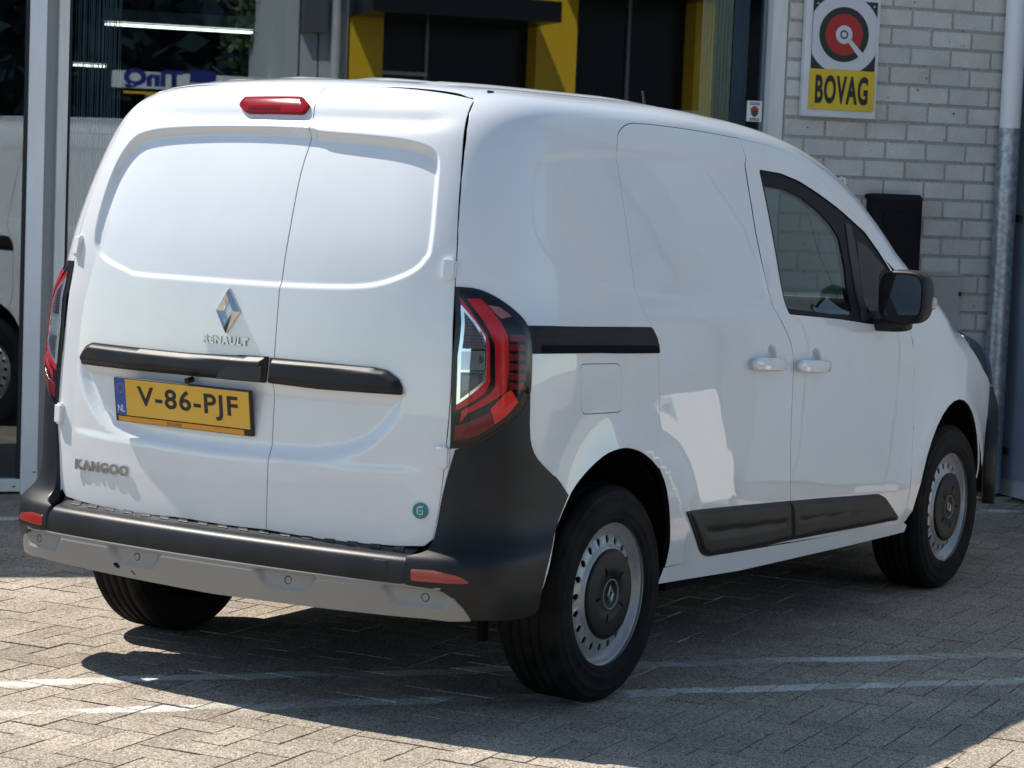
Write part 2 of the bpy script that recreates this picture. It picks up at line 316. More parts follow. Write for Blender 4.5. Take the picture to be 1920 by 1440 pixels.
# paved forecourt: sand bed and pavers in herringbone bond at 45 degrees to the facade
pc=(T*1.2+N*.6)
bed=obj('pavement',quad(pc[:2],8.2,3.6+1.2,-.011,(T[0],T[1])),SAND); tag(bed,kind='structure')
def paver_mesh():
    L,B,ch,g=.2126,.1063,.0005,.0024; v=[]
    for dx,z in ((ch,0.),(0.,-ch),(0.,-.016)):
        for a,b in ((-1,-1),(1,-1),(1,1),(-1,1)): v.append((a*(L/2-g-dx),b*(B/2-g-dx),z))
    return v,[(0,1,2,3)]+[(r*4+k,r*4+4+k,r*4+4+(k+1)%4,r*4+(k+1)%4) for r in (0,1) for k in range(4)]
PV,PF=paver_mesh(); pmesh=meshpy(PV,PF); pmesh.materials.append(PAV)
cells=[]
for i in range(-90,90):
    for j in range(-90,90):
        k=(i+j)%4
        if k==0: cx,cy,ang=(i+1)*w-1.101,(j+.5)*w+.037,0
        elif k==2: cx,cy,ang=(i+.5)*w-1.101,(j+1)*w+.037,1
        else: continue
        P=e1*cx+e2*cy; s_=P@T[:2]; n_=P@N[:2]
        if -3.6<s_<6.2 and -3.4<n_<3.62 and not (s_>4.35 and n_>.4): cells.append((P[0],P[1],ang))
cells=np.array(cells); C3=np.c_[cells[:,:2],np.zeros(len(cells))]; dd=C3-CAM; zz=dd@FW
px=960+FPX*(dd@RT)/zz; py=720-FPX*(dd@UP)/zz
seen=(px>-60)&(px<1980)&(py<1500)
# ones hidden from view behind the wheels / under the van body's far side are left to the joined field
hid=(cells[:,0]>.2)&(cells[:,0]<2.5)&(cells[:,1]>-.3)&(cells[:,1]<.8)
order=[i for i in np.argsort(zz) if seen[i] and not hid[i]][:300]; near=set(order)
base=math.atan2(e1[1],e1[0]); fv=[];ff=[];tone=[]
for i,(X,Y,a) in enumerate(cells):
    rz=base+a*math.pi/2+random.gauss(0,.006); dz=random.gauss(0,.0009); tx,ty=random.gauss(0,.004),random.gauss(0,.004)
    if i in near:
        o=bpy.data.objects.new('paver',pmesh); COL.objects.link(o); o.location=(X,Y,dz); o.rotation_euler=(tx,ty,rz); o.parent=bed
    else:
        c_,s_=math.cos(rz),math.sin(rz); o0=len(fv)
        fv+=[(X+c_*x-s_*y,Y+s_*x+c_*y,z+dz+x*ty*-1+y*tx) for x,y,z in PV]; ff+=[tuple(q+o0 for q in f) for f in PF]; tone+=[random.random()]*len(PV)
me=meshpy(fv,ff); at=me.attributes.new('tone','FLOAT','POINT'); at.data.foreach_set('value',tone)
tag(obj('paver_field',me,PAVS,bed),kind='stuff')
# ================================================================ SHOWROOM FACADE
FRM=speckle(M('white_window_frame',rough=.45),(.72,.75,.77),(.80,.82,.84),3,6,stretch=(3,3,.6))
FRMD=speckle(M('dirty_white_frame',rough=.6),(.62,.63,.61),(.74,.75,.73),5,7,stretch=(4,4,.5))
FRMG=M('grey_frame_recess',(.33,.35,.35),.6); GASK=M('black_gasket',(.01,.012,.014),.6)
PANE=glassmat('showroom_glass',(.72,.80,.84),.105,gc=(.90,.95,1.))
WALLW=speckle(M('facade_panel',rough=.6),(.50,.51,.52),(.58,.59,.60),3)
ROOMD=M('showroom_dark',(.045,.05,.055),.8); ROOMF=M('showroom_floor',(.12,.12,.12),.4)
zt=3.15
sL=-.67; sG=-.486; sR0,sR1=3.008,3.088
w1=empty('showroom_window',FP(1.3,0,0),0,'large showroom window with white frame and vertical blinds behind the van','window')
def keep(o,par):           # parent without moving
    o.parent=par; o.matrix_parent_inverse=Matrix.Translation(-Vector(par.location)) if par.rotation_euler.z==0 else par.matrix_basis.inverted(); return o
keep(fbox(sG-.004,-.537,-.015,.10,.02,zt).build('frame_post',FRMD,bev=.004),w1)
keep(fbox(sR0,sR1,-.02,.10,.02,zt).build('frame_post',FRMD,bev=.004),w1)
keep(fbox(sG,sR0,-.01,.10,.02,.16).build('bottom_rail',FRM,bev=.004),w1)
keep(fbox(sG,sR0,-.01,.10,zt-.1,zt).build('top_rail',FRM,bev=.004),w1)
keep(fbox(sG+.004,sG+.012,.02,.06,.16,zt-.1).build('gasket',GASK),w1)
keep(fbox(sG,sR0,.045,.057,.16,zt-.1).build('glass_pane',PANE),w1)
w2=empty('glass_door',FP(-1.4,0,0),0,'white framed glass door at the left end of the showroom front','door')
keep(fbox(sL,-.594,-.03,.06,.01,zt).build('door_stile',FRM,bev=.004),w2)
keep(fbox(-.594,-.537,.03,.10,.02,zt).build('door_jamb',FRMG),w2)
keep(fbox(-2.0,sL,-.028,.05,.03,.088).build('bottom_rail',FRMD,bev=.004),w2)
keep(fbox(-2.0,sL,-.028,.05,zt-.1,zt).build('top_rail',FRM,bev=.004),w2)
keep(fbox(-2.08,-2.0,-.03,.06,.01,zt).build('door_stile',FRM,bev=.004),w2)
keep(fbox(sL-.016,sL-.001,-.012,.03,.088,zt-.1).build('gasket',GASK),w2)
keep(fbox(-2.0,sL-.012,.0,.012,.088,zt-.1).build('glass_pane',PANE),w2)
for s_,z_,q_ in ((-.608,.122,-.031),(-.70,.055,-.029)): # drain slots
    keep(fbox(s_-.006,s_+.006,q_-.001,q_+.004,z_-.003,z_+.003).build('drain_slot',GASK),w2)
tag(fbox(-9,4.43,-.03,.2,zt+.005,3.92,.01).build('facade_fascia',WALLW),'pale flat fascia panel above the showroom windows','fascia')
tag(fbox(-9,-2.085,-.01,.2,.0,zt).build('side_wall',WALLW),'pale blank wall panel beside the glass door','wall')
tag(fbox(-2.1,3.088,-.06,.2,-.03,.018).build('threshold',speckle(M('concrete_sill',rough=.9),(.16,.155,.14),(.26,.25,.23),18,6)),kind='structure')
# room behind the glass
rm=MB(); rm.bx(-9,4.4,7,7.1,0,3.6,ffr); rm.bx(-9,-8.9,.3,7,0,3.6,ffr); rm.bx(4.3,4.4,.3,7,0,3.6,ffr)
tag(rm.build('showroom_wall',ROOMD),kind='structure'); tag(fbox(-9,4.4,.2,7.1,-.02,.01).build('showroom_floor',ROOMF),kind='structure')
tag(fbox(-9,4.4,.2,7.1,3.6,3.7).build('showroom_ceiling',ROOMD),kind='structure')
LIT=M('lit_tube',(.9,.9,.85),.4,emit=(1,.95,.8),es=2.2); GRY=M('light_body',(.30,.33,.34),.5)
def lamp(pa,pb,q,lab,h):
    a=fac([pa],q)[0]; b=fac([pb],q)[0]; z_=(a[1]+b[1])/2
    t=empty('ceiling_light',FP(*((a[0]+b[0])/2,q,z_)),0,lab,'light','fluorescent lights in the showroom')
    keep(fbox(a[0],b[0],q-.06,q+.06,z_+.02,z_+h).build('light_housing',GRY,bev=.01),t)
    keep(fbox(a[0]+.02,b[0]-.02,q-.035,q+.035,z_-.004,z_+.010).build('tube',LIT,bev=.004),t)
lamp((192,46),(478,62),4.,'long fluorescent ceiling light hanging in the showroom over the van',.10)
lamp((133,122),(203,126),6.4,'short fluorescent light deep in the showroom behind the string curtain',.03)
# string curtain and blinds
STR=M('curtain_string',(.30,.33,.35),.6)
t=empty('string_curtain',FP(-.33,.14,0),0,'grey string curtain hanging inside the window beside the white post','curtain')
for k in range(26):
    s_=-.44+.0085*k+random.gauss(0,.0015); r_=.0016 if random.random()<.75 else .0026
    keep(ftube([(s_,.13+random.random()*.05,.2),(s_+random.gauss(0,.002),.13+random.random()*.05,3.04)],r_,6).build('string',STR),t)
BL1=speckle(M('beige_blind',rough=.8),(.72,.60,.38),(.80,.68,.45),40); BL2=M('grey_blind',(.26,.29,.33),.7)
for lab,s0,s1,mat,nn in (('stack of beige vertical blind slats at the right end of the window',2.70,2.865,BL1,9),('stack of dark grey vertical blind slats beside the white frame',2.875,2.955,BL2,6)):
    t=empty('vertical_blind',FP((s0+s1)/2,.15,0),0,lab,'blind')
    for k in range(nn):
        s_=s0+(s1-s0)*(k+.5)/nn; d=(s1-s0)/nn*.62
        keep(MB().bx(-d,d,-.002,.002,.2,3.0,lambda c,s_=s_:FP(s_+c[0]*.95+c[1],.16+c[0]*.45,c[2])).build('slat',mat),t)
tag(fbox(2.32,3.0,.25,.62,1.84,1.945,.006).build('shelf_board',FRM),'white shelf board inside the window beside the beige blinds','shelf')
# sticker and plant
t=tag(fbox(2.914,2.996,.0405,.0445,1.898,2.002).build('alarm_sticker',WHITEP),'small white alarm sticker on the glass beside the blinds','sticker')
sh=[(0,-.032),(-.018,-.016),(-.022,.012),(-.012,.022),(0,.026),(.012,.022),(.022,.012),(.018,-.016)]
keep(MB().prism(sh,FP(2.955,.0395,1.95),T,(0,0,1),-N,.001).build('shield',M('sticker_dark',(.03,.06,.07),.5)),t)
keep(MB().prism([(x,y) for x,y in ((-.020,.004),(-.020,.012),(-.011,.020),(0,.024),(.011,.020),(.020,.012),(.020,.004))],FP(2.955,.0384,1.95),T,(0,0,1),-N,.001).build('shield_top',M('sticker_red',(.45,.05,.04),.5)),t)
for zz_ in (1.992,1.984,1.912,1.905): keep(fbox(2.928,2.983,.0392,.0405,zz_-.0018,zz_+.0018).build('print_line',GLOSSBLK),t)
LEAF=M('plant_leaf',(.16,.24,.07),.45)
t=empty('potted_plant',FP(2.94,.2,1.2),0,'green leafed pot plant inside the window beside the sticker','plant')
keep(MB().lathe([(.05,-.02),(.07,.1),(.065,.1),(.0,.09)],16,(0,0,0),1).build('pot',M('pot_clay',(.3,.12,.07),.7)),t)
for o in t.children: o.matrix_basis=Matrix.Rotation(math.pi/2,4,'X'); o.matrix_parent_inverse=Matrix()
for k in range(9):
    a=k*2.4; L=.40+.16*math.sin(k*1.7); lv=[];n_=7
    if k==0: a=.4; L=.66
    for i in range(n_+1):
        u=i/n_; wv=.024*math.sin(math.pi*(.08+.9*u))+.001; rr=.05+.13*u*u
        cx,cy=rr*math.cos(a),rr*math.sin(a)
        lv+=[(cx-wv*math.sin(a),cy+wv*math.cos(a),.09+L*u),(cx+wv*math.sin(a),cy-wv*math.cos(a),.09+L*u)]
    o=obj('leaf',meshpy(lv,[(2*i,2*i+1,2*i+3,2*i+2) for i in range(n_)],True),LEAF,t)
# ================================================================ BRICK WALL
BRK=[speckle(M('pale_brick_%s'%nm,rough=.9,spec=.2),c1,c2,150,4,lo=.3,hi=.7,bump=.5,bscale=260,dist=.002,coord='World',extra=(7,.16)) for nm,c1,c2 in (('light',(.58,.565,.53),(.74,.725,.69)),('grey',(.54,.53,.50),(.69,.68,.65)),('warm',(.54,.51,.465),(.69,.66,.61)))]
MORT=speckle(M('mortar',rough=.95,spec=.1),(.33,.32,.30),(.44,.43,.41),60,6,coord='World',bump=.3,bscale=150,dist=.002)
bw0,bw1=3.092,4.43; q0=-.02
bw=tag(fbox(bw0,bw1,q0+.006,.24,-.02,zt).build('brick_wall',MORT),'wall of pale grey bricks between the window and the corner','wall')
bp_,bc_=.2316,.0970; bh=.080; bl=.2180
zref=fac([(1760,86+2.6)],q0)[0][1]-.0085; sref=fac([(1746,100)],q0)[0][0]   # a bed joint and a head joint seen in the photograph
bmeshes=[]
for L in (bl,bl/2-.003):
    for k in range(3):
        m_=MB().bx(-L/2,L/2,0,.05,-bh/2,bh/2,None,.0035).mesh(); m_.materials.append(BRK[k]); bmeshes.append((L,m_))
HOLE=M('brick_pit',(.03,.03,.03),.95)
stuffb=MB(); ang=TH; j=0; nb=0
for j in range(-25,16):
    zc=zref+j*bc_+bc_/2
    if zc<.03 or zc>zt-.04: continue
    off=(j%2)*bp_/2
    for i in range(-9,6):
        a=sref+off+i*bp_+.0068; b=a+bl
        a2,b2=max(a,bw0+.004),min(b,bw1-.003)
        if b2-a2<.03: continue
        if zc>2.62:
            stuffb.bx(a2,b2,q0,q0+.02,zc-bh/2,zc+bh/2,ffr); continue
        if b2-a2>bl-.004: me=bmeshes[random.choice((0,0,1,1,2))][1]
        else:
            me=MB().bx(-(b2-a2)/2,(b2-a2)/2,0,.05,-bh/2,bh/2,None,.0035).mesh(); me.materials.append(BRK[random.choice((0,1,2))])
        o=bpy.data.objects.new('brick',me); COL.objects.link(o); o.location=FP((a2+b2)/2,q0+random.gauss(0,.0012),zc); o.rotation_euler=(0,random.gauss(0,.002),ang); o.parent=bw; nb+=1
        if False: pass
tag(stuffb.build('upper_bricks',BRK[0],bw),kind='stuff')
pits=MB()
for k in range(46):
    s_,z_=random.uniform(3.2,4.25),random.uniform(.9,2.55); r_=random.uniform(.002,.0055)
    pits.prism([(x*random.uniform(.8,1.2),y*random.uniform(.8,1.3)) for x,y in ring_poly(0,0,r_,7)],FP(s_,q0-.0035,z_),T,(0,0,1),-N,.0006)
tag(pits.build('brick_pits',HOLE,bw),kind='stuff')
# ---- round sign with lettering
sg=empty('garage_sign',FP(3.405,-.05,2.3),0,'white framed wall sign with red and black target above a yellow lettered panel','sign')
sx0,sz0=fac([(1503,217)],-.065)[0]; sx1=fac([(1641,222)],-.065)[0][0]; sz1=sz0+.72
SGW=speckle(M('sign_white',rough=.4),(.62,.64,.67),(.72,.74,.76),4,6); SGK=M('sign_black',(.012,.02,.016),.35); SGY=speckle(M('sign_yellow',rough=.4),(.66,.46,.012),(.72,.52,.02),8); SGR=M('sign_red',(.40,.018,.016),.35); SGP=M('sign_pale_face',(.62,.63,.66),.35)
keep(fbox(sx0,sx1,-.065,q0-.006,sz0,sz1,.006).build('backing_board',SGW),sg)
qf=-.066; ix0=fac([(1516,200)],qf)[0][0]; ix1=fac([(1635.5,205)],qf)[0][0]; zy=fac([(1576,131)],qf)[0][1]; zt2=fac([(1582,1)],qf)[0][1]; zb0=fac([(1576,207)],qf)[0][1]
keep(fbox(ix0,ix1,qf-.004,qf,zy,zt2).build('black_panel',SGK),sg)
keep(fbox(ix0-.004,ix1+.003,qf-.007,qf,zb0,zy-.001,.002).build('yellow_panel',SGY),sg)
cc=fac([(1582,65)],qf)[0]; k_=(fac([(1632.5,65)],qf)[0]-fac([(1535,65)],qf)[0])[0]/2
def disc(ro,ri,q,mat,name,a0=0,a1=2*math.pi,n=64,clipx=None):
    v=[];f=[]
    for k in range(n+1):
        a=a0+(a1-a0)*k/n
        for r_ in (ri,ro):
            x=r_*math.cos(a); y=r_*math.sin(a)
            if clipx: x=max(-clipx[0],min(clipx[1],x)); y=max(-clipx[2],min(clipx[3],y))
            v.append(FP(cc[0]+x,q,cc[1]+y))
    f=[(2*k,2*k+1,2*k+3,2*k+2) for k in range(n)]
    keep(MB().add(v,f).build(name,mat),sg)
R_=k_/.77
disc(R_*1.075,R_*.735,qf-.0045,SGP,'white_ring',clipx=(cc[0]-ix0,ix1-cc[0],cc[1]-zy,zt2-cc[1]))
disc(R_*.555,0,qf-.005,SGR,'red_disc')
disc(R_*.245,R_*.118,qf-.0055,SGP,'hub_ring'); disc(R_*.118,R_*.075,qf-.0058,SGK,'hub_black'); disc(R_*.075,0,qf-.006,SGP,'hub_centre')
bar=[(.12,-.19),(.19,-.10),(.66,-.545),(.54,-.665)]
keep(MB().prism([(x*R_,y*R_) for x,y in bar],FP(cc[0],qf-.0052,cc[1]),T,(0,0,1),-N,.0003).build('white_bar',SGP),sg)
tb=[fac([p],qf)[0] for p in ((1527,170),(1626,170),(1576,142),(1576,196))]
me=fit_text('BOVAG',tb[1][0]-tb[0][0],tb[2][1]-tb[3][1],0,.035,1.12); place(me,FP((tb[0][0]+tb[1][0])/2,qf-.0085,(tb[2][1]+tb[3][1])/2),T,(0,0,1)); keep(obj('lettering',me,INK),sg)
for s_,z_ in ((ix0+.022,zt2-.022),(ix1-.022,zt2-.022),(ix0+.016,zb0+.018),(ix1-.02,zb0+.018)):
    keep(MB().tube([FP(s_,qf,z_),FP(s_,qf-.011,z_)],.006,10).build('screw',STEEL),sg)
# ---- letterbox, meter cabinet, bracket
LB=M('letterbox_black',(.005,.0045,.007),.5,spec=.2)
lb=empty('letterbox',FP(3.765,-.1,1.16),0,'black metal letterbox mounted on the pale brick wall','letterbox')
l0,lz=fac([(1645,372)],-.145)[0]; l1=fac([(1731,374)],-.145)[0][0]
keep(fbox(l0,l1,-.145,q0-.002,1.02,lz,.008).build('case',LB),lb)
keep(fbox(l0+.04,l1-.012,-.153,-.146,1.06,lz-.06,.004).build('door_panel',LB),lb); keep(fbox(l0+.05,l1-.02,-.160,-.152,lz-.137,lz-.127).build('slot_lip',LB),lb)
keep(MB().prism([(-.145,0),(.005,.0),(.0,.022),(-.10,.028)],FP(l0-.006,0,lz-.002),-N*-1,(0,0,1),T,l1-l0+.012).build('lid',LB),lb)
mc=empty('meter_cabinet',FP(4.0,-.05,.6),0,'beige wall cabinet with black latch under the letterbox','cabinet')
BEI=speckle(M('cabinet_beige',rough=.55),(.40,.375,.35),(.45,.42,.39),6)
keep(fbox(3.80,4.131,-.055,q0-.002,.55,1.147,.004).build('case',BEI),mc); keep(fbox(4.119,4.133,-.062,-.054,1.045,1.068,.002).build('latch',GASK),mc)
keep(fbox(3.79,4.135,-.058,q0-.003,1.149,1.163).build('top_strip',BEI),mc)
bk=empty('wall_bracket',FP(3.45,-.05,1.6),0,'white metal bracket plate on the brick wall','bracket')
bp2=[fac([p],-.05)[0] for p in ((1556,334),(1570,336),(1578,331),(1586,334),(1587,345),(1581,352),(1578,360),(1577,380),(1556,372))]
keep(MB().prism([(p[0],p[1]) for p in bp2],FP(0,-.05,0),T,(0,0,1),N,.006).build('plate',WHITEP),bk); 
h_=fac([(1580.5,338.5)],-.055)[0]; keep(MB().tube([FP(h_[0],-.0505,h_[1]),FP(h_[0],-.0515,h_[1])],.0045,10).build('bolt_hole',GASK),bk)
keep(fbox(3.36,3.43,-.045,q0-.002,1.52,1.60).build('stem',WHITEP),bk)
# ---- downpipe
dp=empty('downpipe',FP(4.345,-.09,0),0,'rain downpipe, white upper half in a galvanised lower sleeve','downpipe')
GALV=speckle(M('galvanised_steel',rough=.42,metal=.75),(.30,.33,.37),(.50,.53,.57),34,6,lo=.38,hi=.62,bump=.1,dist=.002)
PVC=M('white_pipe',(.84,.85,.86),.38)
pr=.058; qp=-.09
keep(ftube([(4.345,qp,1.90),(4.345,qp,3.6)],pr-.004,24).build('upper_pipe',PVC),dp)
keep(ftube([(4.342,qp,.02),(4.342,qp,1.925)],pr,24).build('lower_sleeve',GALV),dp)
for z_ in (1.46,.24):
    keep(ftube([(4.36,qp,z_),(4.43,qp,z_)],.006,8).build('clamp_rod',GASK),dp)
    keep(fbox(4.415,4.43,qp-.03,qp+.03,z_-.018,z_+.018,.003).build('clamp_block',GASK),dp)
# ================================================================ WORKSHOP WING to the right
BLUE=speckle(M('blue_grey_cladding',rough=.45),(.20,.25,.31),(.25,.30,.36),4); WSH=speckle(M('workshop_wall',rough=.6),(.52,.53,.54),(.60,.61,.62),3)
wk=empty('workshop_building',FP(6,-1,0),0,'workshop wing with blue grey side cladding projecting at the corner','building')
qw=-3.1
keep(fbox(4.445,4.47,qw,.2,.10,4.6).build('side_panel',BLUE),wk); keep(fbox(4.46,12.,qw+.02,.2,.0,4.6).build('wall',WSH),wk)
for k in range(6):
    qq=qw+.25+k*.5; keep(fbox(4.437,4.446,qq,qq+.05,.10,4.6,.003).build('rib',BLUE),wk)
keep(fbox(4.455,12,qw+.01,qw+.6,.0,.10).build('plinth',SAND),wk); keep(fbox(5.2,8.6,qw-.01,qw+.05,.02,3.0,.01).build('roller_door',speckle(M('door_grey',rough=.5),(.33,.34,.35),(.38,.39,.40),2)),wk)
for k in range(9): keep(fbox(5.22,8.58,qw-.018,qw-.009,.06+k*.325,.34+k*.325,.01).build('door_slat',WSH),wk)
me=fit_text('Werkplaats',2.6,.42,0,.02); place(me,FP(6.6,qw+.012,3.55),T,(0,0,1)); keep(obj('lettering',me,WHITEP),wk)
CRM=M('cream_paint',(.74,.62,.40),.4)
po=empty('reflection_post',(4.1,-3.18,0),0,'tall cream post added out of view for its reflection in the van side','post')  # unseen post, added to put a cream streak into the van's flank
MB().tube([(0,0,0),(0,0,3.4)],.045,16).build('pole',CRM,po); MB().tube([(0,0,0),(0,0,.02)],.11,16).build('base_plate',GASK,po); MB().tube([(0,0,3.4),(0,0,3.46)],[.05,.02],16).build('cap',CRM,po)
ab_=empty('reflection_board',(3.25,-2.40,0),math.radians(-6),'white hinged board added out of view for a bright patch on the van side','board')  # unseen board, added so a white patch reflects in the sliding door
for sg_ in (-1,1):
    MB().bx(-.28,.28,-.012,.012,.06,.70,lambda c,sg_=sg_:Vector((c.x,c.y+sg_*(.20-.18*(c.z/.70)),c.z)),.004).build('board_panel',WHITEP,ab_)
    for x_ in (-.24,.24): MB().bx(x_-.02,x_+.02,-.015,.015,0,.07,lambda c,sg_=sg_:Vector((c.x,c.y+sg_*(.20-.18*(c.z/.70)),c.z))).build('foot',GASK,ab_)
# ================================================================ OPPOSITE SIDE OF THE YARD (seen only as reflections)
D=28.
def R(px_): return fac([px_],D)[0]
ob=empty('opposite_building',FP(12,-D,0),0,'dark glazed dealership building with yellow fins opposite the showroom','building')
YF=M('yellow_fin',(.86,.52,.015),.5); CNP=M('canopy_black',(.006,.007,.008),.8,spec=.1); DKG=M('dark_glazing',(.008,.009,.011),.25,spec=.3); LGW=speckle(M('light_grey_panel',rough=.6),(.50,.52,.53),(.56,.58,.59),2)
def opp(s0,s1,d0,d1,z0,z1,mat,name,bev=0.): keep(fbox(s0,s1,-D-d0,-D+d1,z0,z1,bev).build(name,mat),ob)
s_ed=R((540,0))[0]; s_g=R((657,0))[0]
opp(s_ed,s_g,3,0,0,6.2,LGW,'panel_wall')
for x_ in (562,598): a=R((x_,80))[0]; opp(a,a+.02,0,.012,0,6,GASK,'panel_joint')
a,b=R((566,60)),R((612,0)); opp(a[0],b[0],0,.25,a[1],b[1]+.6,M('sign_grey',(.10,.11,.115),.5),'wall_box'); 
a=R((632,0))[0]; keep(ftube([(a,-D+.12,0),(a,-D+.12,6.1)],.085,14).build('downpipe',WSH),ob)
s_end=R((1460,0))[0]+6
opp(s_g,s_end,3.2,-.5,0,6.2,DKG,'glazing')
for x_ in (817,1030,1200): a=R((x_,0))[0]; opp(a,a+.05,.5,-.42,0,6,GRY,'mullion')
for xa,xb in ((660,722),(1010,1086),(1308,1344)):
    opp(R((xa,60))[0],R((xb,60))[0],.6,.0,0,6.2,YF,'yellow_fin')
a=R((657,30)); opp(a[0],R((1000,30))[0],.5,1.6,a[1],a[1]+.35,DKG,'canopy')
a=R((1062,0)); opp(a[0],s_end,.5,1.6,a[1]+.12,a[1]+.5,DKG,'canopy')
a,b=R((715,141)),R((815,128)); opp(a[0],b[0],.5,-.38,(a[1]+b[1])/2-.04,(a[1]+b[1])/2+.02,LGW,'sill_strip')
# petrol-station fascia with its sign
cn=empty('canopy_fascia',FP(4,-D-1,0),0,'white petrol station fascia with blue lettering opposite the showroom','sign')
a,b=fac([(216,133)],D+1)[0],fac([(600,184)],D+1)[0]
keep(fbox(a[0],b[0],-D-1.3,-D-1,b[1]+.02,a[1]+.02).build('fascia_board',M('fascia_white',(.74,.76,.78),.5)),cn)
zm=(a[1]+b[1])/2+.02; a,b=fac([(233,160)],D+1)[0],fac([(345,160)],D+1)[0]
BLT=M('fascia_blue',(.015,.03,.22),.4)
# lettering faces the showroom: its reading direction runs the other way along the wall
me=fit_text('TinQ',b[0]-a[0],.34,0,.05); place(me,FP((a[0]+b[0])/2,-D-.995,zm+.02),-T,(0,0,1)); keep(obj('lettering',me,BLT),cn)
keep(fbox(a[0],b[0],-D-.999,-D-.992,zm-.24,zm-.20).build('underline',YF),cn)
c_=fac([(352,160)],D+1)[0]; keep(fbox(c_[0]+.05,c_[0]+.5,-D-.999,-D-.992,zm+.0,zm+.2).build('blue_bar',BLT),cn)
for s_ in (4.6,6.6): keep(fbox(s_,s_+.25,-D-1.3,-D-1.05,0,zm-.2).build('canopy_post',FRMG),cn)
# low buildings and hedge across the street
tag(fbox(-22,6,-D-9,-D-8,0,2.4).build('street_wall',BRK[0]),'pale brick wall across the street','wall')
# far trees added to stand in for the dark sky in the glass reflections
wl=[];wf=[];rs=np.random.RandomState(3)
for i in range(26000):
    s_=rs.uniform(-60,45); dq=rs.uniform(0,7); hz=15.+1.6*math.sin(s_*.55)+1.2*math.sin(s_*.21+1); z_=hz*rs.uniform(0,1)**.8
    p=FP(s_,-75-dq,z_)+rs.normal(0,.1,3); u=rs.normal(0,1,3);u/=np.linalg.norm(u);v_=np.cross(u,rs.normal(0,1,3));v_/=np.linalg.norm(v_);q_=rs.uniform(.4,.8);o=len(wl)
    wl+=[p-u*q_,p+v_*q_*.6,p+u*q_,p-v_*q_*.6];wf.append((o,o+1,o+2,o+3))
for s_ in range(-62,48,2):
    o=len(wl); h0,h1=[12.5+1.6*math.sin(u*.55)+1.2*math.sin(u*.21+1) for u in (s_,s_+2)]
    wl+=[FP(s_,-82-.6*math.sin(s_),0),FP(s_+2,-82-.6*math.sin(s_+2),0),FP(s_+2,-82-.6*math.sin(s_+2),h1),FP(s_,-82-.6*math.sin(s_),h0)];wf.append((o,o+1,o+2,o+3))
tag(obj('added_wood',meshpy(wl,wf),M('added_foliage',(.016,.030,.034),.9,spec=.0)),'dark trees added to darken the sky reflected in the showroom glass','trees',kind='stuff')
# tree beside the opposite building
TRK=speckle(M('bark',rough=.95),(.05,.038,.028),(.10,.08,.06),30); LF=M('tree_leaf',(.045,.085,.025),.55)
st_=fac([(522,100)],D+3)[0][0]
tr=empty('tree',FP(st_,-D-3,0),0,'leafy green tree beside the opposite building','tree')
tm=MB().tube([(0,0,0),(.05,.02,1.4),(-.04,.08,2.8),(.06,.02,4.4)],[.16,.13,.10,.05],10)
for a in range(6): tm.tube([(0,.05,1.9+.35*a),(.6*math.cos(a*2.1),.6*math.sin(a*2.1),2.6+.4*a),(1.2*math.cos(a*2.1+.3),1.2*math.sin(a*2.1+.3),3.0+.45*a)],[.06,.04,.015],7)
tm.build('trunk',TRK,tr)
lv=[];lf=[]
for k in range(2600):
    cl=k%22; ca=cl*2.4; cz=2.4+3.*((cl*.618)%1); cr=.5+.75*((cl*.37)%1)
    p=np.array([.55*cr*math.cos(ca),.55*cr*math.sin(ca),cz])+np.random.RandomState(k).normal(0,.26,3)
    rs=np.random.RandomState(k+9000); u=rs.normal(0,1,3);u/=np.linalg.norm(u);v_=np.cross(u,rs.normal(0,1,3));v_/=np.linalg.norm(v_); s_=rs.uniform(.06,.12); o=len(lv)
    lv+=[p-u*s_,p+v_*s_*.55,p+u*s_,p-v_*s_*.55]; lf.append((o,o+1,o+2,o+3))
obj('crown',meshpy(lv,lf),LF,tr)
# ================================================================ THE VAN
# ---- panels cut out of the implicit body
def sdpoly(p,poly):
    """signed distance (negative inside) of points p (n,2) to a polygon"""
    p=np.asarray(p,float);poly=np.asarray(poly,float);d=np.full(len(p),1e9);ins=np.zeros(len(p),bool)
    for k in range(len(poly)):
        a,b=poly[k],poly[(k+1)%len(poly)];e=b-a;L=e@e
        if L<1e-14: continue
        t=np.clip(((p-a)@e)/L,0,1);d=np.minimum(d,np.hypot(*(p-a-t[:,None]*e).T))
        c=((a[1]>p[:,1])!=(b[1]>p[:,1]));x=a[0]+(p[:,1]-a[1])*(b[0]-a[0])/(b[1]-a[1]+1e-15);ins^=c&(p[:,0]<x)
    return np.where(ins,-d,d)
def sstep(x,a,b):
    t=np.clip((x-a)/(b-a),0,1);return t*t*(3-2*t)
def chaikin(poly,it=2,keep_deg=38):
    P=[np.array(p,float) for p in poly];K=[None]*len(P)
    n=len(P);sharp=[]
    for i in range(n):
        a=P[i]-P[i-1];b=P[(i+1)%n]-P[i];c=abs(math.degrees(math.atan2(a[0]*b[1]-a[1]*b[0],a@b)));sharp.append(c>keep_deg)
    for _ in range(it):
        Q=[];S=[]
        for i in range(len(P)):
            p,q=P[i],P[(i+1)%len(P)]
            if sharp[i]: Q.append(p);S.append(True)
            if not sharp[i]: Q.append(.75*p+.25*q);S.append(False)
            if not sharp[(i+1)%len(P)]: Q.append(.25*p+.75*q);S.append(False)
        P,sharp=Q,S
    return np.array(P)
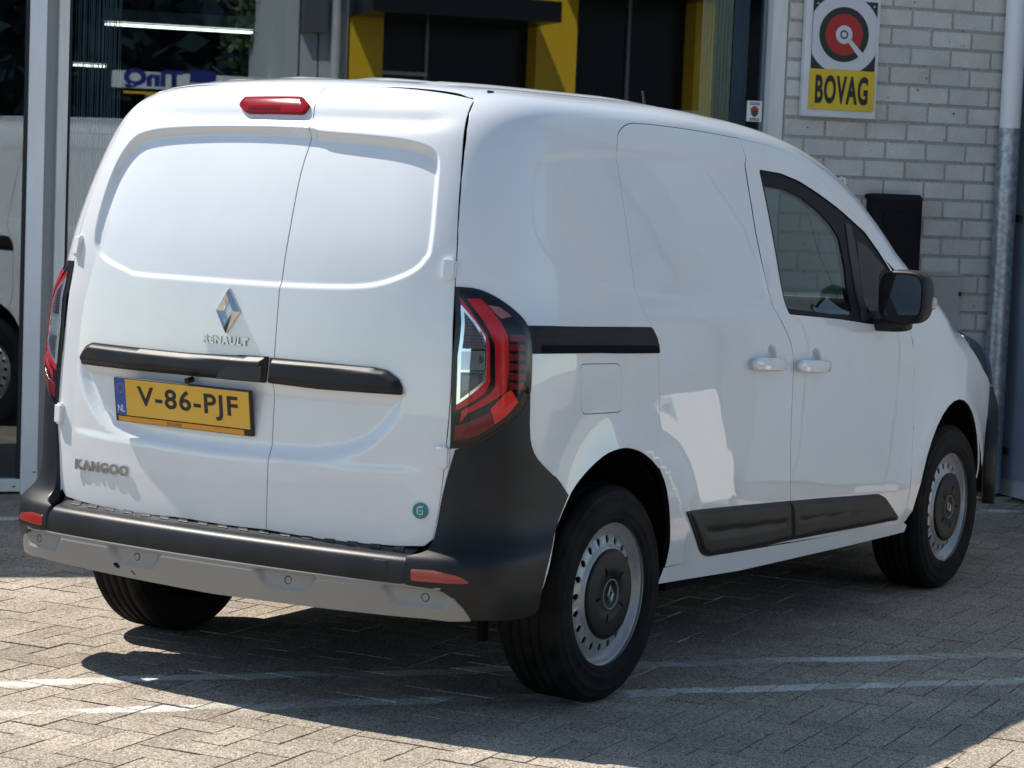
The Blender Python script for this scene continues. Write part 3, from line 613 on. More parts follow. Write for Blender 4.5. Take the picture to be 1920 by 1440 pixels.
def fillet(poly,r):
    P=np.array(poly,float);out=[];n=len(P);rr=r if hasattr(r,'__len__') else [r]*n
    for i in range(n):
        a=P[i-1]-P[i];b=P[(i+1)%n]-P[i];la,lb=np.linalg.norm(a),np.linalg.norm(b);t=min(rr[i],la*.48,lb*.48)
        A=P[i]+a/la*t;B=P[i]+b/lb*t
        for k in range(7): u=k/6;out.append((1-u)**2*A+2*u*(1-u)*P[i]+u*u*B)
    return np.array(out)
def resample(poly,h):
    P=np.asarray(poly,float);out=[]
    for k in range(len(P)):
        a,b=P[k],P[(k+1)%len(P)];L=np.linalg.norm(b-a)
        if L<1e-6: continue
        n=max(1,int(math.ceil(L/h)));out+=[a+(b-a)*i/n for i in range(n)]
    return np.array(out)
class Par:
    """2-D coordinates on the body: outward rays from an inner axis"""
    def __init__(s,kind,F=Fbody,zc=1.0): s.k=kind;s.F=F;s.zc=zc
    def fwd(s,ab):
        a,b=ab[:,0],ab[:,1];o=np.zeros(len(a));one=o+1
        if s.k=='side':
            x=np.where(a<1,-.72+.5*a*a,-.22+(a-1));al=b/.8
            O=np.stack([x,o,o+s.zc],1);Dr=np.stack([o,-np.sin(al),np.cos(al)],1)
        elif s.k=='rear':
            ps=b/.9;O=np.stack([o+.3,a,o+1.1],1);Dr=np.stack([-np.cos(ps),o,np.sin(ps)],1)
        elif s.k=='fan':
            ph=a/1.1;O=np.stack([o+.45,o,b],1);Dr=np.stack([-np.cos(ph),np.sin(ph),o],1)
        elif s.k=='front':
            ph=a/1.2;O=np.stack([o+2.4,o,b],1);Dr=np.stack([np.cos(ph),np.sin(ph),o],1)
        elif s.k=='top':
            O=np.stack([a,b,o+s.zc],1);Dr=np.stack([o,o,one],1)
        return outhit(O,Dr,s.F,2.2)
    def inv(s,P):
        P=np.atleast_2d(P)
        if s.k=='side':
            x=P[:,0];a=np.where(x<-.22,np.sqrt(np.maximum((x+.72)*2,0)),x+1.22);return np.stack([a,.8*np.arctan2(-P[:,1],P[:,2]-s.zc)],1)
        if s.k=='rear': return np.stack([P[:,1],.9*np.arctan2(P[:,2]-1.1,.3-P[:,0])],1)
        if s.k=='fan': return np.stack([1.1*np.arctan2(P[:,1],.45-P[:,0]),P[:,2]],1)
        if s.k=='front': return np.stack([1.2*np.arctan2(P[:,1],P[:,0]-2.4),P[:,2]],1)
        return P[:,:2].copy()
    def px(s,pts,F=None): return s.inv(camhit(pts,F or s.F))
    def surf(s,ab,disp=None,off=0.):
        P=s.fwd(ab);e=1.5e-3
        if disp is None and off==0: return P
        n=s.nrm0(ab,P);d=off+(disp(ab,P) if disp else 0)
        return P+n*np.reshape(d,(-1,1))
    def nrm0(s,ab,P=None):
        P=s.fwd(ab) if P is None else P;e=2e-4;g=np.zeros_like(P)
        for k in range(3):
            q=P.copy();q[:,k]+=e;r=P.copy();r[:,k]-=e;g[:,k]=s.F(q)-s.F(r)
        return g/np.linalg.norm(g,axis=1)[:,None]
    def nrm(s,ab,disp):
        if disp is None: return s.nrm0(ab)
        e=1.2e-3;A=np.array([e,0]);B=np.array([0,e])
        u=s.surf(ab+A,disp)-s.surf(ab-A,disp);v=s.surf(ab+B,disp)-s.surf(ab-B,disp)
        n=np.cross(u,v);n/=np.linalg.norm(n,axis=1)[:,None];n0=s.nrm0(ab)
        return n*np.sign((n*n0).sum(1))[:,None]
def panel(name,par,outline,mat,parent,h=.03,hb=None,gap=.0026,depth=.016,disp=None,off=0.,holes=(),mirror=False,edge=.0013,noflange=False,rings=None):
    hb=hb or h*.6
    polys=[]
    for k,pl in enumerate([outline]+list(holes)):
        p=resample(pl,hb)
        ar=.5*np.sum(p[:,0]*np.roll(p[:,1],-1)-np.roll(p[:,0],-1)*p[:,1])
        if (ar<0)!=(k>0): p=p[::-1]
        t=np.roll(p,-1,0)-np.roll(p,1,0);t/=np.maximum(np.linalg.norm(t,axis=1),1e-9)[:,None]
        nv=np.stack([-t[:,1],t[:,0]],1)
        if gap>0:
            L_=np.linalg.norm(par.fwd(p+nv*.002)-par.fwd(p),axis=1)/.002; p=p+(gap/np.clip(L_,.6,8.))[:,None]*nv
        else: p=p+gap*nv
        polys.append(p)
    B=polys[0];lo,hi=B.min(0),B.max(0)
    gx,gy=np.meshgrid(np.arange(lo[0]+h/2,hi[0],h),np.arange(lo[1]+h/2,hi[1],h));G=np.stack([gx.ravel(),gy.ravel()],1)
    if len(G):
        ok=sdpoly(G,B)<-h*.45
        for p in polys[1:]: ok&=sdpoly(G,p)>h*.45
        G=G[ok]
    for rp,offs,rh_ in (rings or []):
        X=[];q=resample(rp,rh_);t=np.roll(q,-1,0)-np.roll(q,1,0);t/=np.maximum(np.linalg.norm(t,axis=1),1e-9)[:,None];nn_=np.stack([-t[:,1],t[:,0]],1)
        if sdpoly((q+nn_*.004),rp).mean()>0: nn_=-nn_
        for o_ in offs: X.append(q+nn_*o_)
        X=np.concatenate(X);X=X[sdpoly(X,B)<-.004]
        s_=-sdpoly(G,rp);G=np.concatenate([G[(s_<offs[0]-h*.5)|(s_>offs[-1]+h*.5)],X])
    V=np.concatenate(polys+[G]) if len(G) else np.concatenate(polys)
    E=[];o=0
    for p in polys: E+=[(o+i,o+(i+1)%len(p)) for i in range(len(p))];o+=len(p)
    r=delaunay_2d_cdt([Vector(v) for v in V],E,[],0,1e-6)
    ab=np.array([tuple(v) for v in r[0]]);tri=[tuple(f) for f in r[2]]
    cen=np.array([ab[list(f)].mean(0) for f in tri]);ins=sdpoly(cen,B)<0
    for p in polys[1:]: ins&=sdpoly(cen,p)>0
    tri=[f for f,k in zip(tri,ins) if k]
    dfun=(lambda a,P:off+(disp(a,P) if disp else 0)) if (off or disp) else None
    P=par.surf(ab,dfun);Nn=par.nrm(ab,dfun)
    fo=[]
    for f in tri:
        a,b,c=P[f[0]],P[f[1]],P[f[2]];m=np.cross(b-a,c-a)@(Nn[f[0]]+Nn[f[1]]+Nn[f[2]]);fo.append(f if m>0 else f[::-1])
    verts=[tuple(p) for p in P];nor=[tuple(n) for n in Nn]
    nface=len(fo);deep=[]
    if not noflange:
        ec={};lit=0
        for f in fo:
            for i in range(3):
                e=(f[i],f[(i+1)%3]);ec[e]=ec.get(e,0)+1
        bd=[e for e in ec if (e[1],e[0]) not in ec]
        outd={}
        for a,b in bd:
            t=P[b]-P[a];t/=np.linalg.norm(t)+1e-12;oo=np.cross(t,(Nn[a]+Nn[b])/2)
            for k in (a,b): outd[k]=outd.get(k,0)+oo
        idx={}
        for k,oo in outd.items():
            oo=oo/(np.linalg.norm(oo)+1e-12);n=Nn[k];i0=len(verts)
            verts+=[tuple(P[k]-edge*1.2*n+edge*.8*oo),tuple(P[k]-depth*n+edge*.9*oo)]
            q=n+oo;nor+=[tuple(q/np.linalg.norm(q)),tuple(oo)];idx[k]=(i0,i0+1)
        for a,b in bd:
            fo.append((a,idx[a][0],idx[b][0]));fo.append((a,idx[b][0],b));lit+=2
            deep.append(len(fo));fo.append((idx[a][0],idx[a][1],idx[b][1]));deep.append(len(fo));fo.append((idx[a][0],idx[b][1],idx[b][0]))
    def mk(sg):
        v=[(x,sg*y,z) for x,y,z in verts];nn=[(x,sg*y,z) for x,y,z in nor];f=fo if sg>0 else [q[::-1] for q in fo]
        me=meshpy(v,f,True);me.normals_split_custom_set_from_vertices(nn)
        if mat is PAINT and deep:
            me.materials.append(mat);me.materials.append(DARK);mi=np.zeros(len(f),np.int32);mi[deep]=1;me.polygons.foreach_set('material_index',mi)  # deep flange faces coloured dark so the panel gaps look shaded
        return me
    pm=None if mat is PAINT and deep else mat
    R_o=obj(name,mk(1),pm,parent if not isinstance(parent,tuple) else parent[0])
    if not mirror: return R_o
    return R_o,obj(name,mk(-1),pm,parent if not isinstance(parent,tuple) else parent[1])
van=empty('delivery_van',(0,0,0),0,'white panel van with black bumper parked on the paving before the showroom','van')
SIDE=Par('side');REAR=Par('rear');
def zpx(x0,y0,sc): return lambda *pts:[(x0+a/sc,y0+b/sc) for a,b in pts]
z1=zpx(0,0,2.743);z2=zpx(500,0,2.743);z3=zpx(1150,0,2.494);z4=zpx(0,450,2.743);z5=zpx(600,450,2.743);z6=zpx(1150,450,2.494);z7=zpx(0,900,2.667);z8=zpx(600,900,2.667);zr=zpx(1200,900,2.667);zl=zpx(820,520,4.364);zw=zpx(1380,300,3.556)
# ---------------- rear doors
gapR=REAR.px([(875.5,222),(866.4,310),(859,412),(856.5,485),(853,537),(848,705),(839,814.6),(828,924),(817,990),(811,1012)])
topz=REAR.inv(np.array([[-.385,-.600,1.766],[-.43,-.30,1.806],[-.44,0,1.815]]))
lowc=REAR.px([(802,1024),(700,1018),(500,993),(300,963)])
spl=REAR.px([(605,165),(583,235),(560,300),(540,420),(525,530),(512,700),(502,900),(500,990)])
def mir(p): q=np.array(p).copy();q[:,0]*=-1;return q
ysp=lambda b:np.interp(b,spl[::-1,1],spl[::-1,0])
splt=np.array([[ysp(t),t] for t in np.linspace(topz[2,1]-.004,lowc[2,1],14)])
tb_=lambda y:np.interp(abs(y),[0,.3,.600],[topz[2,1],topz[1,1],topz[0,1]])
lb_=lambda y:np.interp(abs(y),[0,.15,.4,.66],[lowc[2,1]-.001,lowc[2,1],lowc[1,1],lowc[0,1]])
gapL=mir(gapR)
ys0=splt[0,0];ys1=splt[-1,0]
rd=np.concatenate([[[y,tb_(y)] for y in np.linspace(ys0,-.598,6)],gapR,[[y,lb_(y)] for y in np.linspace(-.668,ys1,7)],splt[::-1][1:-1]])
ld=np.concatenate([[[y,tb_(y)] for y in np.linspace(ys0,.598,9)],gapL,[[y,lb_(y)] for y in np.linspace(.668,ys1,9)],splt[::-1][1:-1]])
rec=REAR.px(z1((1620,658),(900,655),(760,675),(680,710),(600,830),(530,1020),(480,1230),(500,1310),(560,1360),(650,1400))+z4((680,185),(1000,210),(1420,240))+[(605,541),(687.5,541),(738.6,528),(782,508),(802,483)]+z2((845,1300),(865,1130),(885,870),(882,800),(855,768),(800,742),(700,718),(540,700),(260,678)))
rec=chaikin(rec,2,80)
prec=chaikin(REAR.px([(150,672),(760,735),(757,765),(735,800),(690,846),(600,868),(300,838),(215,815),(170,770),(150,710)]),2,80)
RG=[(rec,(-.006,-.002,.002,.006,.010,.014,.018),.009)]
def ddisp(ab,P):
    z=P[:,2];d=-(.008+.018*np.clip((z-1.22)/.40,0,1))*sstep(-sdpoly(ab,rec),-.004,.015)
    d=d-.012*np.exp(-((z-1.705)/.026)**2)*sstep(np.abs(P[:,1]),.64,.50)          # hollow under the top visor
    d=d-.014*sstep(-sdpoly(ab,prec),-.006,.035)                                     # number-plate recess
    d=d+.003*sstep(z,.735,.715)*sstep(np.abs(P[:,1]),.70,.55)                       # lower panel step
    return d
DR=panel('rear_door',REAR,chaikin(rd,1,25),PAINT,van,h=.011,hb=.009,rings=RG,disp=ddisp,gap=.0019,depth=.03)
DL=panel('rear_door',REAR,chaikin(ld,1,25),PAINT,van,h=.011,hb=.009,rings=RG,disp=ddisp,gap=.0019,depth=.03)
# dark rebate behind the doors' joints
rb=np.concatenate([[[y,tb_(y)-.01] for y in np.linspace(.59,-.59,12)],gapR+[0.,0],[[y,lb_(y)+.0] for y in np.linspace(-.64,.64,12)],mir(gapR)[::-1]])
panel('door_rebate',REAR,rb,DARK,van,h=.06,off=-.034,gap=-.02,noflange=True)
# handle trims
def bdisp(top,hh):
    def f(ab,P):
        d=-sdpoly(ab,top);return hh*sstep(d,0,.016)
    return f
barL=fillet(REAR.px(z4((430,638),(428,590),(452,545),(485,526),(1000,580),(1388,598),(1374,736),(900,690))),.006)
barR=fillet(REAR.px([(510,669.5),(600,677.9),(702,687.7),(728,694),(749.5,710.7),(756.8,727),(756,741),(600,730),(505,718)]),.006)
def barprof(pl):
    tops=pl
    def f(ab,P):
        d=-sdpoly(ab,pl);return .010+.017*sstep(d,0,.017)
    return f
for par_,pl in ((DL,barL),(DR,barR)): panel('handle_trim',REAR,pl,BLACKP,par_,h=.008,disp=barprof(pl),gap=.001,depth=.035,edge=.002)
grip=fillet(REAR.px(z4((1140,708),(1160,672),(1190,650),(1372,655),(1368,728))),.008)
panel('handle_grip',REAR,grip,M('grip_plastic',(.012,.013,.014),.55),DL,h=.012,off=.0278,gap=.0005,depth=.004,edge=.0015)
# high brake light
br=fillet(REAR.px(z1((1228,540),(1260,500),(1560,500),(1598,545),(1560,583),(1262,578))),.016)
panel('brake_light',REAR,br,BRAKE,DL,h=.01,disp=lambda ab,P:.004+.010*sstep(-sdpoly(ab,br),0,.012),gap=.0004,depth=.018)
# hinges
def bodyframe(px_,F=Fbody):
    P=camhit([px_],F)[0];e=1e-3;g=np.array([F((P+np.eye(3)[k]*e)[None])[0]-F((P-np.eye(3)[k]*e)[None])[0] for k in range(3)]);n=g/np.linalg.norm(g)
    ex=np.cross([0,0,1.],n);ex/=np.linalg.norm(ex);ey=np.cross(n,ex);return P,ex,ey,n
def onbody(m,P,ex,ey,n): m.transform(Matrix(((ex[0],ey[0],n[0],P[0]),(ex[1],ey[1],n[1],P[1]),(ex[2],ey[2],n[2],P[2]),(0,0,0,1))));return m
for px_ in ((842,505),(830,857)):
    P,ex,ey,n=bodyframe(px_)
    me=MB().bx(-.017,.017,-.028,.028,-.01,.016,None,.004).bx(-.011,.011,-.033,.033,-.01,.011,None,.003).bx(.016,.021,-.024,.024,-.01,.008,None,.002).mesh();onbody(me,P,ex,ey,n)
    obj('hinge',me,PAINT,DR)
    m2=me.copy();m2.transform(Matrix.Scale(-1,4,(0,1,0)));m2.flip_normals();obj('hinge',m2,None,DL)
# emblem
P,ex,ey,n=bodyframe((429,583));P=P+n*.002
er=[(0,.066),(.046,0),(0,-.066),(-.046,0)];
def rh(s_,x=1.): return [(.045*s_*x,0),(0,.066*s_),(-.045*s_*x,0),(0,-.066*s_)]
v=[];f=[]
for lay,zz_ in ((rh(1.),-.004),(rh(1.),.004),(rh(.78,.90),.018),(rh(.50,.66),.003),(rh(.48,.64),-.004)):
    v+=[(x,y,zz_) for x,y in lay]
for r_ in range(4):
    for k in range(4): f.append((r_*4+k,r_*4+(k+1)%4,r_*4+4+(k+1)%4,r_*4+4+k))
obj('emblem',onbody(MB().add(v,f).mesh(),P,ex,ey,n),CHROME,DL)
def badge(text,pa,pb,hgt,par_,name,mat=CHROMEL,ext=.0035,off=.001,bold=.045,space=1.22):
    A=camhit([pa],Fbody)[0];B=camhit([pb],Fbody)[0];c=((pa[0]+pb[0])/2,(pa[1]+pb[1])/2);P,ex,ey,n=bodyframe(c)
    d=(B-A);wd_=np.linalg.norm(d);d/=wd_;ey=np.cross(n,d)
    me=fit_text(text,wd_,hgt,.02,bold,space);cz=np.zeros(len(me.vertices)*3);me.vertices.foreach_get('co',cz);cz=cz.reshape(-1,3)
    zr_=np.ptp(cz[:,2]);cz[:,2]=(cz[:,2]-cz[:,2].min())/max(zr_,1e-6)*ext
    R_=P-(A+B)/2
    me.vertices.foreach_set('co',cz.ravel());me.update();onbody(me,P+n*off,d,ey,n);return obj(name,me,mat,par_)
badge('RENAULT',z4((1048,505))[0],z4((1278,527))[0],.024,DL,'brand_lettering')
badge('KANGOO',z4((395,1150))[0],z4((665,1190))[0],.032,DL,'model_lettering',ext=.004,off=.0045)
# number plate: plane measured from its corners
a_=np.array([-.706,.454,.902]);
def onplane(px_,P0,n_): d=rays([px_])[0];return CAM+d*((P0-CAM)@n_)/(d@n_)
n_=np.array([-1,0,-.14]);n_/=np.linalg.norm(n_);P0=np.array([-.724,.2,.84])
TL,TR,BL,BR_=[onplane(q,P0,n_) for q in ((220.5,708),(475.7,735.5),(209.6,787),(466.6,817.5))]
ex=(TR-TL+BR_-BL);W_=np.linalg.norm(ex)/2;ex/=np.linalg.norm(ex);ey=np.cross(n_,ex);ey=ey if ey[2]>0 else -ey;H_=np.linalg.norm(TL-BL+TR-BR_)/2
Cp=(TL+TR+BL+BR_)/4
pl=obj('number_plate',onbody(MB().bx(-W_/2,W_/2,-H_/2,H_/2,-.014,0,None,.004).mesh(),Cp,ex,ey,n_),INK,DL)
yb,yt=-H_/2+.022,H_/2-.004
obj('plate_face',onbody(MB().bx(-W_/2+.046,W_/2-.006,yb,yt,-.001,.0012).mesh(),Cp,ex,ey,n_),YEL,pl)
obj('country_strip',onbody(MB().bx(-W_/2+.006,-W_/2+.0455,yb,yt,-.001,.0012).mesh(),Cp,ex,ey,n_),PBLUE,pl)
obj('dealer_strip',onbody(MB().bx(-W_/2+.012,W_/2-.03,-H_/2+.003,-H_/2+.018,-.001,.0010).mesh(),Cp,ex,ey,n_),ORANGE,pl)
def ptext(t_,x,y,w_,h_,mat,name,z_=.0018,bold=.03,space=1.):
    me=fit_text(t_,w_,h_,0,bold,space);onbody(me,Cp+ex*x+ey*y+n_*z_,ex,ey,n_);obj(name,me,mat,pl)
ptext('V-86-PJF',.022,(yb+yt)/2,W_*.735,(yt-yb)*.72,INK,'plate_characters',bold=.022,space=1.12)
ptext('NL',-W_/2+.026,yb+.02,.026,.021,WHITEP,'country_letters',bold=.01)
ptext('BOCHANE',-.03,-H_/2+.0105,.055,.010,INK,'dealer_lettering',.0016,.0)
mb=MB()
for k in range(12): a=k*math.pi/6; mb.prism(ring_poly(.013*math.cos(a),.013*math.sin(a),.0016,5),Cp+ex*(-W_/2+.026)+ey*(yt-.028)+n_*.0013,ex,ey,n_,.0006)
mb.build('star_ring',YEL,pl)
onb=MB().tube([Cp+ey*(H_/2+.012)+ex*.03-n_*.02,Cp+ey*(H_/2+.012)+ex*.03+n_*.006],.009,12);onb.build('reversing_camera',GLOSSBLK,DL)
# round sticker
P,sx_,sy_,n=bodyframe((789,957.5));
st=obj('round_sticker',onbody(MB().prism(ring_poly(0,0,.0225,40),(0,0,0),(1,0,0),(0,1,0),(0,0,1),.0062).mesh(),P,sx_,sy_,n),TEAL,DR)
mk_=MB()
for x0,x1,y0,y1 in ((-.006,.006,.0085,.0105),(-.009,-.0065,-.008,.009),(-.006,.008,-.0105,-.0085),(.0065,.0085,-.009,.004),(-.002,.002,-.001,.0012),(-.005,.009,.012,.0135),(-.001,.001,-.0165,-.0145)): mk_.bx(x0,x1,y0,y1,.006,.0068)
obj('sticker_mark',onbody(mk_.mesh(),P,sx_,sy_,n),WHITEP,st)
sre=chaikin(SIDE.px([(1398,306),(1300,291),(1157,284),(1040,288),(1008,298),(999,330),(996,400),(1006,450),(1040,497),(1110,533),(1192,553),(1300,566),(1449,578),(1425,470)]),2,75)
SRG=[(sre,(-.006,0.,.006,.012,.018),.012)]
def sidep(ab,P): return -.0055*sstep(-sdpoly(ab,sre),-.006,.018)
# ---------------- body sides (quarter, cant rail, A-pillar) and roof
sdr=z2((1900,628),(1850,635),(1815,665),(1803,700),(1800,780),(1810,840),(1850,1100),(1890,1400))+z5((1625,230),(1635,300),(1680,390),(1710,450),(1735,510),(1743,600),(1745,800),(1752,1000),(1746,1175))
front_seam=z3((590,648),(700,672),(800,705),(880,755),(960,830),(1010,880))+[(1597,397),(1635,444),(1668,498)]
door_top=[(1192.6,229),(1290,241),(1386,258.5)]
arch=z5((1285,1310),(1330,1240),(1400,1160),(1470,1100),(1530,1075),(1580,1067),(1640,1080),(1700,1120),(1746,1175))
gap3=REAR.fwd(gapR)
ditch=np.array([[x,-yy,0] for x,yy in ((-.372,.578),(0,.60),(.6,.61),(1.1,.61),(1.5,.61),(1.75,.625),(2.0,.655),(2.25,.685),(2.45,.705),(2.58,.72))])
for k in range(len(ditch)):
    O=np.array([[ditch[k,0],ditch[k,1],.8]]);ditch[k]=outhit(O,np.array([[0,0,1.]]),Fbody)[0]
P_apil=np.array([[2.60,-.775,0],[2.50,-.80,0]])
apb=camhit([(1690,520)],Fbody)
side_out=np.concatenate([SIDE.inv(ditch),SIDE.inv(np.array([[2.56,-.795,1.12]])),SIDE.px(front_seam[::-1]),SIDE.px(door_top[::-1]),SIDE.px(sdr[1:]),SIDE.px(arch[::-1][1:]),SIDE.px([(1042.5,990),(1016,1110)]),SIDE.inv(gap3[::-1]),SIDE.inv(REAR.fwd(np.array([[-.598,tb_(.598)]])))])
ffl=fillet(SIDE.px([(1086.5,682),(1165.5,681),(1168,773),(1090,778)]),.03)
panel('body_side',SIDE,chaikin(side_out,1,30),PAINT,van,h=.016,hb=.010,gap=.0008,holes=[ffl],mirror=True,depth=.02,disp=sidep,rings=SRG)
panel('fuel_flap',SIDE,ffl,PAINT,van,h=.02,hb=.006,gap=.0032)
ro=np.concatenate([SIDE.inv(ditch[:5]),[[2.72,.0]]])
TOP=Par('top',zc=.8)
rf=[(x,y) for x,y,_ in ditch[:5]]+[(1.60,-.40),(1.64,0)];rf=rf+[(x,-y) for x,y in rf[-2::-1]]
rf=rf+[(-.418,.3),(-.43,0.),(-.418,-.3)]
def ribs(ab,P):
    y=np.abs(P[:,1]);x=P[:,0];d=0
    for c_ in (.16,.40): d=d+.009*sstep(.055-np.abs(y-c_),0,.03)
    return d*sstep(x,-.34,-.22)*sstep(x,1.45,1.25)-.006*sstep(y,.53,.575)
panel('roof',TOP,rf,PAINT,van,h=.022,disp=ribs,depth=.02,gap=.003)
ws=[(x,y) for x,y,_ in ditch[4:]]+[(2.70,-.45),(2.74,0)];ws=ws[:1]+ws[1:];ws=ws+[(x,-y) for x,y in ws[-2::-1]]+[(1.60,.40),(1.64,0),(1.60,-.40)]
panel('windscreen',TOP,ws,CARGLASS,van,h=.05,gap=.004,depth=.004)
# ---------------- doors on the side
gfr=z3((590,650),(620,740),(618,770),(640,900),(680,1150),(730,1370),(750,1440))+z6((790,385),(830,470),(845,550),(840,700),(830,900),(828,1215))+[(1481,1017.5)]
arch_d=[(1249,909),(1256,955),(1257,1000),(1253,1040),(1247,1065)]
sd=SIDE.px(door_top[:2])
sdo=np.concatenate([SIDE.px(door_top),SIDE.px(gfr[1:]),SIDE.px(arch_d[::-1]),SIDE.px(sdr[::-1][:-1])])
def gp(*pts): return SIDE.px(list(pts))
fd_front=[(1700,600),(1712,640),(1716,700)]+z6((1408,750),(1405,880),(1395,1030),(1370,1250),(1355,1330))
win=SIDE.px(zw((155,65),(300,90),(420,140),(560,230),(680,320),(750,380),(860,480),(960,620),(1035,740))+[(1688,545),(1692,595),(1660,609)]+zw((890,1090),(700,1060),(350,1025)))
win=fillet(win,[.012]+[.02]*9+[.03,.03,.02,.02,.02])
fdo=np.concatenate([SIDE.px(front_seam),SIDE.px([(1688,530)]),SIDE.px(fd_front),SIDE.px(gfr[::-1])])
def cup(cx_):
    c=SIDE.px([cx_])[0]
    f_poly=np.array([(c[0]+.044*math.cos(t),c[1]+.042*math.sin(t)) for t in np.linspace(0,2*math.pi,40,endpoint=False)])
    def f(ab,P):
        d=np.hypot((ab[:,0]-c[0])/.042,(ab[:,1]-c[1])/.040);return -.022*sstep(d,1.,.6)+sidep(ab,P)
    return f,(f_poly,(-.003,.001,.005,.009,.013,.017,.022,.028,.034),.006)
waist=lambda ab,P:0
(c1,k1),(c2,k2)=cup((1448,670)),cup((1531,675))
SD=panel('sliding_door',SIDE,chaikin(sdo,1,30),PAINT,van,gap=.0038,h=.014,hb=.010,disp=c1,rings=SRG+[k1],mirror=True,depth=.022)
FD=panel('front_door',SIDE,chaikin(fdo,1,30),PAINT,van,h=.014,hb=.010,holes=[win],disp=c2,rings=[k2],mirror=True,depth=.022)
wi=win
wing=fillet(SIDE.px(zw((195,165),(330,190),(450,250),(560,340),(640,425),(700,520),(735,700),(775,960),(782,1030),(640,1025),(355,985))),.012)
TRIMB=M('window_trim_black',(.005,.005,.006),.5,spec=.12)
panel('window_frame',SIDE,win,TRIMB,FD,h=.02,hb=.008,holes=[wing],gap=.0006,off=-.006,mirror=True,depth=.02)
panel('window_glass',SIDE,wing,CARGLASS,FD,h=.03,hb=.01,gap=-.002,off=-.010,mirror=True,depth=.003)
qlp=fillet(SIDE.px(zw((815,540),(870,560),(1000,715),(960,760),(965,1000),(880,1010),(850,860))),.012)
panel('quarter_glass',SIDE,qlp,M('quarter_glass_black',(.003,.0035,.004),.1,spec=.12),FD,h=.02,hb=.008,off=-.0045,gap=.0,mirror=True,depth=.003)
brp=fillet(SIDE.px(zw((735,420),(770,430),(815,640),(880,1070),(845,1065),(775,700))),.004)
panel('window_divider',SIDE,brp,BLACKP,FD,h=.02,hb=.008,off=-.002,gap=.0,mirror=True,depth=.006)
# handles
for door,px0,px1 in ((SD,(1416,683),(1478,684)),(FD,(1500.5,686.5),(1560,687.5))):
    Fo=lambda Q:Fbody(Q)-.024
    A,B=camhit([px0,px1],Fo);P,hx,hy,n=bodyframe(((px0[0]+px1[0])/2,(px0[1]+px1[1])/2),Fo);d=B-A;L=np.linalg.norm(d);d/=L;hy=np.cross(n,d)
    hb=[]
    for i in range(13):                      # grip: rounded bar, bowed outwards
        u=-1+2*i/12;hx_=.0225*(1-.12*u*u)*(1-.55*max(0,abs(u)-.86)/.14);zo=.008*(1-u*u)-.006;tk=.0105*(1-.5*max(0,abs(u)-.86)/.14)
        for k in range(12):
            t=2*math.pi*k/12;ct,st=math.cos(t),math.sin(t);hb.append((u*L/2,hx_*math.copysign(abs(ct)**.6,ct),zo+tk*math.copysign(abs(st)**.6,st)))
    fm=[(i*12+k,i*12+(k+1)%12,(i+1)*12+(k+1)%12,(i+1)*12+k) for i in range(12) for k in range(12)]+[tuple(range(12))[::-1],tuple(range(144,156))]
    hm=MB().add(hb,fm,True).bx(-L/2+.012,-L/2+.045,-.012,.012,-.045,-.005,None,.004).bx(L/2-.045,L/2-.012,-.012,.012,-.045,-.005,None,.004).mesh();onbody(hm,P,d,hy,n)
    obj('door_handle',hm,PAINT,door[0]);m2=hm.copy();m2.transform(Matrix.Scale(-1,4,(0,1,0)));m2.flip_normals();obj('door_handle',m2,None,door[1])
# mouldings
ml=zr((230,160),(300,148),(740,105));m1=fillet(SIDE.px(ml+[(1480,1012)]+zr((600,335),(330,382),(300,365))),[.01,.001,.002,.002,.001,.02,.02])
m2p=fillet(SIDE.px(zr((742,105),(1000,84),(1190,70),(1222,88),(1285,182),(1278,200),(1000,252))+[(1481.5,1012)]),[.002,.001,.012,.012,.01,.01,.001,.002])
def mprof(pl):
    allp=pl
    def f(ab,P):
        d=-sdpoly(ab,pl)
        return .006+.009*sstep(d,0,.012)-.007*sstep(d,.035,.055)
    return f
for door,pl_ in ((SD,m1),(FD,m2p)): panel('side_moulding',SIDE,pl_,BLACKP,door,h=.0065,hb=.006,disp=mprof(pl_),gap=.0006,mirror=True,depth=.02,edge=.002)
# sill
sill=np.concatenate([SIDE.px([(1248,1066)]+[(1327.5,1045),(1481,1019.5),(1600,999),(1698,982)]),SIDE.px([(1702,985)]+[(1697,998),(1575,1028),(1387,1071),(1236,1096)])])
panel('sill',SIDE,sill,PAINT,van,h=.03,hb=.015,off=-.004,gap=.0008,mirror=True,depth=.05)
# slide rail
rl=fillet(SIDE.px(z5((1050,443),(1380,447),(1703,450),(1728,495),(1741,540),(1742,582),(1400,582),(1085,584),(1062,520))),.004)
RBL=M('rail_black',(.007,.0075,.008),.6,spec=.3)
def rdisp(ab,P): return .003+.0016*np.abs(np.sin((P[:,2]-1.03)/.021*math.pi))
panel('slide_rail',SIDE,rl,RBL,van,h=.0045,hb=.006,disp=rdisp,gap=.0005,mirror=True,depth=.02)
panel('rail_slot_shade',SIDE,SIDE.px(z5((1138,543),(1720,545),(1738,560),(1738,579),(1138,579))),DARK,van,h=.02,hb=.008,off=.0075,gap=.0,mirror=True,depth=.006)  # the groove's shade laid on as a flat dark strip, nothing recessed
